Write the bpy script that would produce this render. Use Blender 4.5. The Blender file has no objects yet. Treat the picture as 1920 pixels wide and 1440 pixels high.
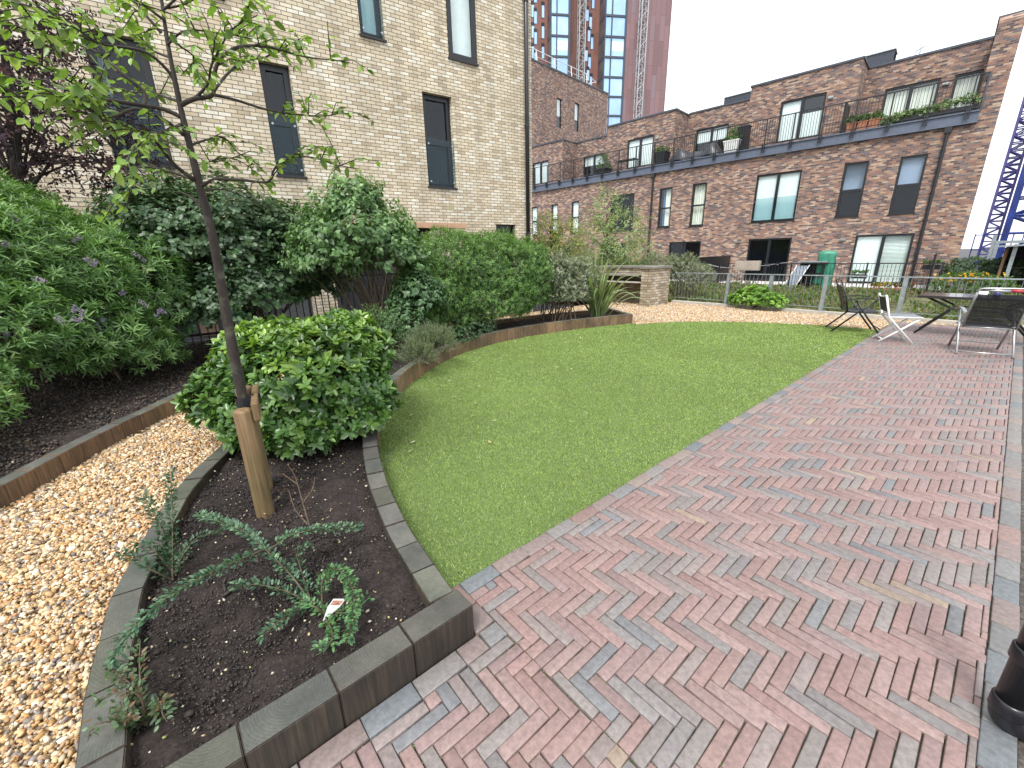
import bpy, bmesh, math, random
import numpy as np
from mathutils import Vector, noise as mnoise
SC = bpy.context.scene
# ---------------------------------------------------------------- camera
CF, CPITCH, CROLL, CAZ, CH = 780.0, math.radians(-17.215), math.radians(-1.309), math.radians(-49.8), 1.6
_cp, _sp = math.cos(CPITCH), math.sin(CPITCH)
FW = np.array([math.sin(CAZ)*_cp, math.cos(CAZ)*_cp, _sp])
_r = np.array([math.cos(CAZ), -math.sin(CAZ), 0.0]); _u = np.cross(_r, FW)
RT = _r*math.cos(CROLL) + _u*math.sin(CROLL); UP = -_r*math.sin(CROLL) + _u*math.cos(CROLL)
cam_d = bpy.data.cameras.new('camera'); cam = bpy.data.objects.new('camera', cam_d); SC.collection.objects.link(cam)
cam_d.sensor_fit = 'HORIZONTAL'; cam_d.sensor_width = 36.0; cam_d.lens = 36.0*CF/1920.0
cam_d.clip_start = 0.05; cam_d.clip_end = 2000
from mathutils import Matrix
cam.matrix_world = Matrix(((RT[0], UP[0], -FW[0], 0), (RT[1], UP[1], -FW[1], 0), (RT[2], UP[2], -FW[2], CH), (0, 0, 0, 1)))
SC.camera = cam
# ---------------------------------------------------------------- sky, sun, exposure
SUN_EL, SUN_AZ = math.radians(58), math.radians(150)
world = bpy.data.worlds.new('World'); SC.world = world; world.use_nodes = True
wn = world.node_tree.nodes; wl = world.node_tree.links; wn.clear()
w_out = wn.new('ShaderNodeOutputWorld'); w_bg = wn.new('ShaderNodeBackground'); w_sky = wn.new('ShaderNodeTexSky')
w_sky.sky_type = 'NISHITA'; w_sky.sun_disc = False; w_sky.sun_elevation = SUN_EL; w_sky.sun_rotation = SUN_AZ
w_sky.dust_density = 6.0; w_sky.air_density = 1.4
w_hs = wn.new('ShaderNodeHueSaturation'); w_hs.inputs['Saturation'].default_value = 0.12; w_hs.inputs['Value'].default_value = 1.0
w_mix = wn.new('ShaderNodeMix'); w_mix.data_type = 'RGBA'; w_mix.inputs['Factor'].default_value = 0.75
w_mix.inputs['B'].default_value = (7.8, 8.05, 8.4, 1)     # even cloud cover
wl.new(w_sky.outputs[0], w_hs.inputs['Color']); wl.new(w_hs.outputs[0], w_mix.inputs['A'])
wl.new(w_mix.outputs['Result'], w_bg.inputs['Color']); w_bg.inputs['Strength'].default_value = 0.13
wl.new(w_bg.outputs[0], w_out.inputs[0])
sun_d = bpy.data.lights.new('sun', 'SUN'); sun_d.energy = 1.8; sun_d.angle = math.radians(17); sun_d.color = (1.0, 0.97, 0.92)
sun = bpy.data.objects.new('sun', sun_d); SC.collection.objects.link(sun); sun.location = (0, 0, 40)
sun.rotation_euler = (math.radians(90)-SUN_EL, 0, math.radians(180)-SUN_AZ)
SC.view_settings.view_transform = 'Standard'; SC.view_settings.look = 'None'; SC.view_settings.gamma = 1
SC.view_settings.use_curve_mapping = False; SC.view_settings.exposure = 0.95
SC.render.engine = 'CYCLES'
SC.cycles.max_bounces = 6; SC.cycles.diffuse_bounces = 3; SC.cycles.glossy_bounces = 3
SC.cycles.transmission_bounces = 4; SC.cycles.transparent_max_bounces = 12
SC.cycles.use_denoising = True
rng = np.random.default_rng(7); random.seed(7)

# ---------------------------------------------------------------- rays (surveying helpers, in photo pixels)
def ray(px, py):
    d = FW*CF + RT*(px-960) - UP*(py-720); return d/np.linalg.norm(d)
def G(px, py, z=0.0):
    d = ray(px, py); return np.array([0, 0, CH]) + d*((z-CH)/d[2])
def T(px, py, dist):
    d = ray(px, py); return np.array([0, 0, CH]) + d*(dist/math.hypot(d[0], d[1]))

# ---------------------------------------------------------------- objects
def _link(o, parent=None):
    SC.collection.objects.link(o)
    if parent is not None: o.parent = parent
    return o
def tag(o, label=None, cat=None, group=None, kind=None):
    if label: o['label'] = label
    if cat: o['category'] = cat
    if group: o['group'] = group
    if kind: o['kind'] = kind
    return o
def empty(name, loc, label, cat, group=None, rz=0.0):
    o = bpy.data.objects.new(name, None); o.location = tuple(float(v) for v in loc); o.rotation_euler = (0, 0, rz)
    o.empty_display_size = 0.1
    _link(o); return tag(o, label, cat, group)
def wparent(o, parent):
    """parent without moving: the mesh is built in world coordinates, the empty may sit elsewhere"""
    o.parent = parent
    m = Matrix.Translation(parent.location) @ Matrix.Rotation(parent.rotation_euler[2], 4, 'Z')
    if parent.parent is not None: m = Matrix.Identity(4)
    o.matrix_parent_inverse = m.inverted()
    return o

class MB:
    def __init__(s): s.v = []; s.f = []; s.uv = []; s.mi = []; s.n = 0; s.has_uv = False; s.col = []
    def add(s, verts, faces, uvs=None, mi=0, col=None):
        b = s.n; s.v.extend([tuple(map(float, p)) for p in verts]); s.n += len(verts)
        for k, f in enumerate(faces):
            s.f.append(tuple(b+i for i in f)); s.mi.append(mi)
            if uvs is not None: s.uv.extend(uvs[k]); s.has_uv = True
            else: s.uv.extend([(0.0, 0.0)]*len(f))
        s.col.extend([col if col is not None else (1, 1, 1, 1)]*len(verts))
    def quad(s, a, b, c, d, uv=None, mi=0): s.add([a, b, c, d], [(0, 1, 2, 3)], [uv] if uv else None, mi)
    def box(s, lo, hi, mi=0, fr=None, col=None, bev=0.0):
        """axis box lo..hi; fr = (origin, ex, ey, ez) local frame"""
        x0, y0, z0 = lo; x1, y1, z1 = hi
        vs = [(x0, y0, z0), (x1, y0, z0), (x1, y1, z0), (x0, y1, z0), (x0, y0, z1), (x1, y0, z1), (x1, y1, z1), (x0, y1, z1)]
        fs = [(0, 3, 2, 1), (4, 5, 6, 7), (0, 1, 5, 4), (1, 2, 6, 5), (2, 3, 7, 6), (3, 0, 4, 7)]
        ax = [(0, 1), (0, 1), (0, 2), (1, 2), (0, 2), (1, 2)]
        uvs = [[(vs[i][a], vs[i][b]) for i in f] for f, (a, b) in zip(fs, ax)]
        if fr is not None:
            o, ex, ey, ez = [np.array(q, float) for q in fr]
            vs = [o + ex*p[0] + ey*p[1] + ez*p[2] for p in vs]
        s.add(vs, fs, uvs, mi, col)
    def tube(s, pts, r, n=8, mi=0, cap=True, col=None):
        pts = [np.array(p, float) for p in pts]; m = len(pts)
        rr = list(r) if hasattr(r, '__len__') else [r]*m
        prev = None; rings = []
        for i in range(m):
            t = pts[min(i+1, m-1)] - pts[max(i-1, 0)]; L = np.linalg.norm(t); t = t/L if L > 1e-9 else np.array([0, 0, 1.0])
            if prev is None:
                a = np.array([0, 0, 1.0]) if abs(t[2]) < .9 else np.array([1.0, 0, 0])
                prev = np.cross(t, a)
            prev = prev - t*np.dot(prev, t); prev = prev/max(np.linalg.norm(prev), 1e-9); b = np.cross(t, prev)
            rings.append([pts[i] + (prev*math.cos(2*math.pi*k/n) + b*math.sin(2*math.pi*k/n))*rr[i] for k in range(n)])
        vs = [p for g in rings for p in g]; fs = []; uvs = []; L = 0.0
        for i in range(m-1):
            L2 = L + float(np.linalg.norm(pts[i+1]-pts[i]))
            for k in range(n):
                k2 = (k+1) % n
                fs.append((i*n+k, i*n+k2, (i+1)*n+k2, (i+1)*n+k)); uvs.append([(k/n, L), ((k+1)/n, L), ((k+1)/n, L2), (k/n, L2)])
            L = L2
        if cap:
            fs.append(tuple(range(n-1, -1, -1))); uvs.append([(.5+.5*math.cos(2*math.pi*k/n), .5+.5*math.sin(2*math.pi*k/n)) for k in range(n)])
            fs.append(tuple((m-1)*n+k for k in range(n))); uvs.append(list(uvs[-1]))
        s.add(vs, fs, uvs, mi, col)
    def lathe(s, c, prof, n=20, mi=0, col=None):
        """prof: list of (r, z) above centre c"""
        vs = []; fs = []
        for r, z in prof:
            for k in range(n): vs.append((c[0]+r*math.cos(2*math.pi*k/n), c[1]+r*math.sin(2*math.pi*k/n), c[2]+z))
        for i in range(len(prof)-1):
            for k in range(n): fs.append((i*n+k, i*n+(k+1) % n, (i+1)*n+(k+1) % n, (i+1)*n+k))
        s.add(vs, fs, None, mi, col)
    def build(s, name, mats, parent=None, smooth=False, bevel=0.0, world=True, color=False):
        me = bpy.data.meshes.new(name); me.from_pydata(s.v, [], s.f)
        for m in (mats if isinstance(mats, (list, tuple)) else [mats]): me.materials.append(m)
        if any(s.mi): me.polygons.foreach_set('material_index', s.mi)
        if s.has_uv:
            u = me.uv_layers.new(name='UVMap'); u.data.foreach_set('uv', np.array(s.uv, np.float32).ravel())
        if color:
            ca = me.color_attributes.new('tint', 'FLOAT_COLOR', 'POINT'); ca.data.foreach_set('color', np.array(s.col, np.float32).ravel())
        if smooth: me.polygons.foreach_set('use_smooth', [True]*len(me.polygons))
        me.update()
        o = bpy.data.objects.new(name, me); _link(o)
        if bevel > 0:
            bm = bmesh.new(); bm.from_mesh(me); bmesh.ops.remove_doubles(bm, verts=bm.verts, dist=1e-5)
            es = [e for e in bm.edges if len(e.link_faces) == 2 and e.calc_face_angle(0) > 0.6]
            bmesh.ops.bevel(bm, geom=es, offset=bevel, segments=2, affect='EDGES', clamp_overlap=True); bm.to_mesh(me); bm.free()
        if parent is not None:
            if world: wparent(o, parent)
            else: o.parent = parent
        return o

def np_mesh(name, V, Fq, mat, parent=None, tint=None, smooth=False, quads=True):
    """big mesh from numpy: V (n,3), Fq (m,k) constant face size"""
    me = bpy.data.meshes.new(name); k = Fq.shape[1]
    me.vertices.add(len(V)); me.vertices.foreach_set('co', np.ascontiguousarray(V, np.float32).ravel())
    me.loops.add(Fq.size); me.loops.foreach_set('vertex_index', np.ascontiguousarray(Fq, np.int32).ravel())
    me.polygons.add(len(Fq)); me.polygons.foreach_set('loop_start', np.arange(0, Fq.size, k, dtype=np.int32))
    try: me.polygons.foreach_set('loop_total', np.full(len(Fq), k, np.int32))
    except Exception: pass
    if smooth: me.polygons.foreach_set('use_smooth', np.ones(len(Fq), bool))
    if tint is not None:
        ca = me.color_attributes.new('tint', 'FLOAT_COLOR', 'POINT')
        c = np.ones((len(V), 4), np.float32); c[:, :3] = tint; ca.data.foreach_set('color', c.ravel())
    me.materials.append(mat); me.update(calc_edges=True); me.validate()
    o = bpy.data.objects.new(name, me); _link(o)
    if parent is not None: wparent(o, parent)
    return o

# ---------------------------------------------------------------- materials
class NT:
    def __init__(s, name):
        m = bpy.data.materials.new(name); m.use_nodes = True; s.m = m; s.t = m.node_tree; s.t.nodes.clear()
        s.out = s.t.nodes.new('ShaderNodeOutputMaterial'); s.b = s.t.nodes.new('ShaderNodeBsdfPrincipled'); s.l(s.b.outputs[0], s.out.inputs[0])
    def n(s, k, **kw):
        x = s.t.nodes.new('ShaderNode'+k)
        for a, v in kw.items():
            if a[0] == '_': x.inputs[a[1:].replace('_', ' ')].default_value = v
            else: setattr(x, a, v)
        return x
    def l(s, a, b): s.t.links.new(a, b)
    def mix(s, a, b, f, mode='MIX'):
        x = s.n('Mix', data_type='RGBA', blend_type=mode)
        for v, k in ((a, 'A'), (b, 'B'), (f, 'Factor')):
            if hasattr(v, 'links'): s.l(v, x.inputs[k])
            else: x.inputs[k].default_value = (*v, 1) if isinstance(v, tuple) and len(v) == 3 else v
        return x.outputs['Result']
    def ramp(s, fac, stops, interp='LINEAR'):
        x = s.n('ValToRGB'); x.color_ramp.interpolation = interp; e = x.color_ramp.elements
        while len(e) < len(stops): e.new(0.5)
        for i, (p, c) in enumerate(stops): e[i].position = p; e[i].color = (*c, 1) if len(c) == 3 else c
        s.l(fac, x.inputs[0]); return x.outputs[0]
    def noise(s, scale, detail=4, rough=.55, vec=None, dist=0):
        x = s.n('TexNoise', _Scale=scale, _Detail=detail, _Roughness=rough, _Distortion=dist)
        if vec is not None: s.l(vec, x.inputs['Vector'])
        return x.outputs['Fac']
    def obj(s): return s.n('TexCoord').outputs['Object']
    def uv(s): return s.n('TexCoord').outputs['UV']
    def map(s, vec, sc=(1, 1, 1), loc=(0, 0, 0)):
        x = s.n('Mapping'); x.inputs['Scale'].default_value = sc; x.inputs['Location'].default_value = loc; s.l(vec, x.inputs[0]); return x.outputs[0]
    def bump(s, h, strength=.3, dist=.01):
        x = s.n('Bump', _Strength=strength, _Distance=dist); s.l(h, x.inputs['Height']); s.l(x.outputs[0], s.b.inputs['Normal']); return x
    def col(s, v):
        if hasattr(v, 'links'): s.l(v, s.b.inputs['Base Color'])
        else: s.b.inputs['Base Color'].default_value = (*v, 1)
    def r(s, v):
        if hasattr(v, 'links'): s.l(v, s.b.inputs['Roughness'])
        else: s.b.inputs['Roughness'].default_value = v

def simple(name, c, rough=.6, metal=0.0, var=.25, sc=8, bump=0.0, bsc=60):
    t = NT(name); o = t.obj(); f = t.noise(sc, 5, .6, o)
    lo = tuple(x*(1-var) for x in c); hi = tuple(min(1, x*(1+var)) for x in c)
    t.col(t.ramp(f, [(.3, lo), (.7, hi)])); t.r(rough); t.b.inputs['Metallic'].default_value = metal
    if bump > 0: t.bump(t.noise(bsc, 4, .6, o), bump, .004)
    return t.m

def brick_mat(name, palette, mortar, stain=.25, offset=.5):
    t = NT(name); uv = t.uv()
    # slight wobble of the courses
    br = t.n('TexBrick', offset=offset, squash=1.0)
    br.inputs['Scale'].default_value = 1.0; br.inputs['Brick Width'].default_value = .225; br.inputs['Row Height'].default_value = .075
    br.inputs['Mortar Size'].default_value = .0075; br.inputs['Mortar Smooth'].default_value = .2; br.inputs['Bias'].default_value = 0.0
    br.inputs['Color1'].default_value = (0, 0, 0, 1); br.inputs['Color2'].default_value = (1, 1, 1, 1); br.inputs['Mortar'].default_value = (.5, .5, .5, 1)
    nz = t.n('TexNoise', _Scale=9.0, _Detail=3.0); t.l(uv, nz.inputs['Vector'])
    wob = t.n('VectorMath', operation='MULTIPLY_ADD'); t.l(nz.outputs['Color'], wob.inputs[0]); wob.inputs[1].default_value = (.008, .006, 0); t.l(uv, wob.inputs[2])
    t.l(wob.outputs[0], br.inputs['Vector'])
    k = len(palette); c = t.ramp(br.outputs['Color'], [(i/k, p) for i, p in enumerate(palette)], 'CONSTANT')
    fine = t.noise(70, 5, .7, uv); c = t.mix(c, t.ramp(fine, [(.25, (.55, .55, .55)), (.75, (1.25, 1.22, 1.2))]), .8, 'MULTIPLY')
    big = t.noise(.55, 5, .6, uv); c = t.mix(c, t.ramp(big, [(.3, (1-stain, 1-stain, 1-stain)), (.7, (1+stain*.3, 1+stain*.3, 1+stain*.3))]), 1.0, 'MULTIPLY')
    streak = t.noise(1.0, 4, .6, t.map(uv, (3.5, .25, 1)))
    c = t.mix(c, t.ramp(streak, [(.35, (.78, .78, .77)), (.6, (1.03, 1.03, 1.03))]), .8, 'MULTIPLY')
    mm = t.mix(mortar, tuple(x*.6 for x in mortar), t.noise(5, 4, .6, uv))
    c = t.mix(c, mm, br.outputs['Fac']); t.col(c); t.r(.88)
    h = t.mix(t.mix((.7, .7, .7), (1, 1, 1), fine), (0, 0, 0), br.outputs['Fac']); t.bump(h, .6, .008)
    return t.m

def leaf_mat(name, rough=.42, trans=.35, spec=.5):
    t = NT(name); a = t.n('Attribute', attribute_name='tint'); o = t.obj()
    v = t.mix(a.outputs['Color'], t.ramp(t.noise(40, 3, .6, o), [(.3, (.7, .7, .7)), (.7, (1.25, 1.25, 1.15))]), .7, 'MULTIPLY')
    t.col(v); t.r(rough); t.b.inputs['Specular IOR Level'].default_value = spec
    tr = t.n('BsdfTranslucent'); t.l(t.mix(v, (1.25, 1.3, .55), 1.0, 'MULTIPLY'), tr.inputs[0])
    mx = t.n('MixShader'); mx.inputs[0].default_value = trans; t.l(t.b.outputs[0], mx.inputs[1]); t.l(tr.outputs[0], mx.inputs[2]); t.l(mx.outputs[0], t.out.inputs[0])
    return t.m

def attr_mat(name, rough=.7, bump=0.0, bsc=80, spec=.4, var=.3):
    t = NT(name); a = t.n('Attribute', attribute_name='tint'); o = t.obj()
    c = t.mix(a.outputs['Color'], t.ramp(t.noise(bsc, 5, .65, o), [(.3, (1-var,)*3), (.7, (1+var*.6,)*3)]), 1.0, 'MULTIPLY')
    t.col(c); t.r(rough); t.b.inputs['Specular IOR Level'].default_value = spec
    if bump: t.bump(t.noise(bsc*2, 4, .6, o), bump, .003)
    return t.m

def glass_mat(name, tint=(.75, .82, .82), gloss=.1, dark=0.0):
    t = NT(name); tr = t.n('BsdfTransparent'); tr.inputs[0].default_value = (*tint, 1)
    gl = t.n('BsdfGlossy'); gl.inputs['Roughness'].default_value = .02; gl.inputs['Color'].default_value = (.9, .95, 1, 1)
    lw = t.n('LayerWeight'); pw = t.n('Math', operation='POWER'); t.l(lw.outputs['Facing'], pw.inputs[0]); pw.inputs[1].default_value = 3.5
    mp = t.n('Math', operation='MULTIPLY_ADD'); t.l(pw.outputs[0], mp.inputs[0]); mp.inputs[1].default_value = .75; mp.inputs[2].default_value = gloss
    bp = t.n('Bump', _Strength=.04, _Distance=.02); t.l(t.noise(1.3, 2, .5, t.obj()), bp.inputs['Height']); t.l(bp.outputs[0], gl.inputs['Normal'])
    mx = t.n('MixShader'); t.l(mp.outputs[0], mx.inputs[0]); t.l(tr.outputs[0], mx.inputs[1]); t.l(gl.outputs[0], mx.inputs[2]); t.l(mx.outputs[0], t.out.inputs[0])
    return t.m

M = {}
M['buff_brick'] = brick_mat('buff_brick', [(.68, .60, .45), (.58, .49, .35), (.73, .66, .52), (.64, .56, .41), (.78, .74, .63), (.50, .42, .30), (.67, .58, .43), (.71, .64, .51), (.60, .52, .39)], (.18, .155, .12), .16)
M['pier_brick'] = brick_mat('pier_brick', [(.48, .40, .29), (.38, .31, .22), (.54, .47, .36), (.33, .26, .18), (.60, .54, .43), (.43, .35, .25)], (.13, .11, .09), .25)
M['red_brick'] = brick_mat('red_brick', [(.11, .075, .075), (.30, .155, .11), (.20, .12, .105), (.40, .25, .17), (.14, .12, .13), (.50, .37, .28), (.26, .14, .11), (.10, .07, .075), (.34, .19, .135), (.22, .165, .16), (.45, .30, .21)], (.27, .23, .205), .22)
def wood_mat():
    t = NT('timber_side'); uv = t.uv(); g = t.noise(1, 6, .65, t.map(uv, (60, 3, 1)), .4); b = t.noise(3, 4, .6, t.obj())
    c = t.ramp(g, [(.25, (.06, .042, .027)), (.5, (.17, .112, .066)), (.75, (.28, .19, .112))])
    c = t.mix(c, t.ramp(b, [(.35, (.5, .52, .48)), (.65, (1.15, 1.08, 1.0))]), .9, 'MULTIPLY')
    at = t.n('Attribute', attribute_name='tint'); c = t.mix(c, at.outputs['Color'], 1.0, 'MULTIPLY')
    t.col(c); t.r(.75); t.bump(g, .5, .004); return t.m
def endgrain_mat():
    t = NT('timber_top'); uv = t.uv()
    w = t.n('TexWave', wave_type='RINGS', rings_direction='Z'); w.inputs['Scale'].default_value = 32; w.inputs['Distortion'].default_value = 2.5; w.inputs['Detail'].default_value = 3; w.inputs['Detail Scale'].default_value = .6
    t.l(uv, w.inputs['Vector']); n1 = t.noise(5, 6, .7, t.obj()); n2 = t.noise(90, 4, .7, t.obj())
    c = t.ramp(w.outputs['Color'], [(0, (.080, .084, .076)), (1, (.098, .102, .094))])
    c = t.mix(c, t.ramp(n1, [(.3, (.55, .58, .55)), (.7, (1.35, 1.3, 1.2))]), .9, 'MULTIPLY')
    c = t.mix(c, t.ramp(n2, [(.3, (.75,)*3), (.7, (1.2,)*3)]), .8, 'MULTIPLY')
    at = t.n('Attribute', attribute_name='tint'); c = t.mix(c, at.outputs['Color'], 1.0, 'MULTIPLY')
    t.col(c); t.r(.55); t.bump(t.mix(w.outputs['Color'], n2, .8), .25, .003); return t.m
M['timber'] = wood_mat(); M['timber_dark'] = wood_mat(); M['timber_dark'].name = 'timber_side_dark'
for _n in M['timber_dark'].node_tree.nodes:
    if _n.type == 'VALTORGB' and len(_n.color_ramp.elements) == 3:
        for _e, _c in zip(_n.color_ramp.elements, ((.012, .011, .009), (.042, .034, .025), (.085, .066, .045))): _e.color = (*_c, 1)
M['timber_top'] = endgrain_mat()
M['leaf'] = leaf_mat('leaf'); M['leaf_matt'] = leaf_mat('leaf_matt', .6, .3, .3); M['leaf_gloss'] = leaf_mat('leaf_gloss', .32, .25, .6)
M['paver'] = attr_mat('paver_clay', .55, .5, 45, .5, .3)
M['stone'] = attr_mat('gravel_stone', .6, .2, 120, .4, .25)
M['blade'] = leaf_mat('grass_blade', .5, .3, .35)
def bark(name, a, b):
    t = NT(name); o = t.obj(); g = t.noise(30, 6, .7, t.map(o, (1, 1, .35)), .3)
    lich = t.noise(9, 5, .6, o)
    c = t.ramp(g, [(.3, a), (.7, b)]); c = t.mix(c, (.16, .17, .11), t.ramp(lich, [(.55, (0, 0, 0)), (.75, (.6, .6, .6))])); t.col(c); t.r(.8); t.bump(g, .5, .004); return t.m
M['bark'] = bark('bark', (.012, .009, .008), (.042, .031, .025)); M['twig'] = bark('twig', (.05, .035, .022), (.11, .08, .05))
M['stake'] = None
def stake_mat():
    t = NT('stake_wood'); o = t.obj(); g = t.noise(1, 6, .65, t.map(o, (45, 45, 2.2)), .3); b = t.noise(2.2, 4, .6, o)
    c = t.ramp(g, [(.3, (.10, .06, .03)), (.55, (.19, .12, .06)), (.75, (.27, .19, .11))])
    c = t.mix(c, t.ramp(b, [(.35, (.6, .72, .55)), (.6, (1.05, 1, .95))]), .8, 'MULTIPLY'); t.col(c); t.r(.7); t.bump(g, .35, .003); return t.m
M['stake'] = stake_mat()
M['black_metal'] = simple('black_metal', (.012, .013, .016), .38, 0, .3)
M['black_frame'] = simple('black_frame', (.008, .010, .014), .4, 0, .2)
M['charcoal'] = simple('charcoal_steel', (.055, .065, .085), .45, .2, .2)
M['galv'] = simple('galvanised', (.30, .34, .36), .45, .5, .25, 14)
M['rail_grey'] = simple('rail_grey', (.15, .16, .165), .5, .3, .25)
M['white_paint'] = simple('white_paint', (.72, .73, .72), .4, 0, .06)
M['silver'] = simple('silver_metal', (.38, .39, .40), .32, .8, .15)
M['concrete'] = simple('concrete', (.42, .39, .34), .85, 0, .2, 6, .4, 90)
M['cap_stone'] = simple('cap_stone', (.19, .175, .15), .8, 0, .3, 5, .4, 80)
M['white_slab'] = simple('white_slab', (.55, .54, .52), .7, 0, .15)
M['soil'] = None
def soil_mat():
    t = NT('soil'); o = t.obj(); n = t.noise(55, 8, .75, o); v = t.noise(8, 4, .6, o)
    c = t.ramp(n, [(.3, (.012, .010, .010)), (.55, (.038, .031, .029)), (.8, (.085, .069, .062))]); c = t.mix(c, t.ramp(v, [(.3, (.7, .7, .7)), (.7, (1.3, 1.25, 1.25))]), .8, 'MULTIPLY')
    t.col(c); t.r(.85); t.bump(n, .9, .012); return t.m
M['soil'] = soil_mat(); M['soil'].node_tree.nodes['Principled BSDF'].inputs['Specular IOR Level'].default_value = .15
def gravel_mat(name='gravel_base', sc=75, cols=None):
    t = NT(name); o = t.obj(); v = t.n('TexVoronoi', feature='F1'); v.inputs['Scale'].default_value = sc; t.l(o, v.inputs['Vector'])
    c = t.ramp(v.outputs['Color'], cols or [(0, (.20, .13, .06)), (.25, (.42, .30, .16)), (.5, (.55, .43, .27)), (.75, (.36, .24, .11)), (1, (.62, .54, .42))], 'LINEAR')
    c = t.mix(c, t.ramp(v.outputs['Distance'], [(.2, (1, 1, 1)), (.75, (.3, .26, .22))]), .8, 'MULTIPLY')
    t.col(c); t.r(.75); t.bump(v.outputs['Distance'], -.8, .01); return t.m
M['gravel'] = gravel_mat()
def turf_mat():
    t = NT('turf_base'); o = t.obj(); n = t.noise(150, 4, .7, o); b = t.noise(1.2, 4, .6, o)
    c = t.ramp(n, [(.3, (.04, .065, .02)), (.6, (.13, .19, .055)), (.8, (.24, .30, .12))]); c = t.mix(c, t.ramp(b, [(.3, (.85,)*3), (.7, (1.12,)*3)]), .8, 'MULTIPLY')
    t.col(c); t.r(.8); t.bump(n, .6, .01); return t.m
M['turf'] = turf_mat()
M['joint'] = simple('joint_sand', (.085, .078, .058), .95, 0, .35, 30, .5, 120)
M['asphalt'] = simple('asphalt', (.06, .06, .062), .9, 0, .2, 3, .4, 120)
M['garden_ground'] = simple('garden_ground', (.10, .10, .04), .95, 0, .5, 1.5, .5, 40)
M['glass'] = glass_mat('window_glass', (.92, .97, .97), .07)
M['guard_glass'] = glass_mat('guard_glass', (.80, .88, .90), .012)
M['glass_dark'] = glass_mat('window_glass_dark', (.55, .62, .72), .04)
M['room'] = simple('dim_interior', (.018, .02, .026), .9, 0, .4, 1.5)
M['blind'] = simple('pale_blind_or_reflection', (.80, .85, .84), .8, 0, .05)  # real blinds, plus sheets imitating sky reflected in the left building's upper panes
M['blue_curtain'] = simple('blue_curtain', (.10, .22, .40), .8, 0, .2)
def stripes_mat(name, a, b, freq, axis='Z'):
    t = NT(name); o = t.obj(); w = t.n('TexWave', wave_type='BANDS', bands_direction=axis); w.inputs['Scale'].default_value = freq; w.inputs['Distortion'].default_value = .3
    t.l(o, w.inputs['Vector']); t.col(t.ramp(w.outputs['Color'], [(.2, a), (.8, b)])); t.r(.8); t.bump(w.outputs['Color'], .4, .02); return t.m
M['curtain'] = stripes_mat('cream_curtain', (.72, .73, .62), (.92, .92, .84), 2.2, 'X')
M['venetian'] = stripes_mat('venetian_blind', (.55, .62, .57), (.85, .9, .87), 5.0, 'Z')
M['mesh_fabric'] = simple('mesh_fabric', (.02, .022, .028), .7, 0, .2)
M['fascia'] = simple('fascia_steel', (.095, .115, .16), .5, .1, .15)
# ================================================================ GROUND
def pip(P, poly):
    x, y = P[:, 0], P[:, 1]; ins = np.zeros(len(P), bool); n = len(poly)
    for i in range(n):
        x1, y1 = poly[i]; x2, y2 = poly[(i+1) % n]
        if y1 == y2: continue
        c = ((y1 > y) != (y2 > y)) & (x < (x2-x1)*(y-y1)/(y2-y1)+x1); ins ^= c
    return ins
def smooth_path(pts, step=.05, closed=False):
    """Catmull-Rom through pts, resampled evenly"""
    P = [np.array(p, float) for p in pts]; out = []
    n = len(P); rngs = range(n if closed else n-1)
    for i in rngs:
        p0 = P[(i-1) % n] if closed or i > 0 else 2*P[0]-P[1]; p1 = P[i]; p2 = P[(i+1) % n]
        p3 = P[(i+2) % n] if closed or i+2 < n else 2*P[n-1]-P[n-2]
        for k in range(12):
            t = k/12; out.append(.5*((2*p1)+(-p0+p2)*t+(2*p0-5*p1+4*p2-p3)*t*t+(-p0+3*p1-3*p2+p3)*t**3))
    if not closed: out.append(P[-1])
    out = np.array(out)
    if closed: out = np.vstack([out, out[:1]])
    d = np.r_[0, np.cumsum(np.linalg.norm(np.diff(out, axis=0), axis=1))]
    m = max(2, int(round(d[-1]/step))+1); s = np.linspace(0, d[-1], m)
    return np.stack([np.interp(s, d, out[:, k]) for k in range(out.shape[1])], 1)
def poly_sheet(name, poly, z, mat, kind='structure'):
    bm = bmesh.new(); vs = [bm.verts.new((p[0], p[1], z)) for p in poly]; f = bm.faces.new(vs)
    if f.normal.z < 0: f.normal_flip()
    bmesh.ops.triangulate(bm, faces=[f]); me = bpy.data.meshes.new(name); bm.to_mesh(me); bm.free(); me.materials.append(mat)
    return tag(_link(bpy.data.objects.new(name, me)), kind=kind)
def grid_fill(name, poly, step, zf, mat, kind='structure'):
    poly = np.array(poly); x0, y0 = poly.min(0); x1, y1 = poly.max(0)
    xs = np.arange(x0, x1+step, step); ys = np.arange(y0, y1+step, step); X, Y = np.meshgrid(xs, ys)
    cen = np.stack([(X[:-1, :-1]+step/2).ravel(), (Y[:-1, :-1]+step/2).ravel()], 1); ok = pip(cen, poly)
    idx = np.arange(X.size).reshape(X.shape); Fq = np.stack([idx[:-1, :-1].ravel(), idx[:-1, 1:].ravel(), idx[1:, 1:].ravel(), idx[1:, :-1].ravel()], 1)[ok]
    used = np.unique(Fq); rem = np.full(X.size, -1); rem[used] = np.arange(len(used)); Fq = rem[Fq]
    px, py = X.ravel()[used], Y.ravel()[used]
    pz = np.array([zf(a, b) for a, b in zip(px, py)])
    return tag(np_mesh(name, np.stack([px, py, pz], 1), Fq, mat, smooth=True), kind=kind)

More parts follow.
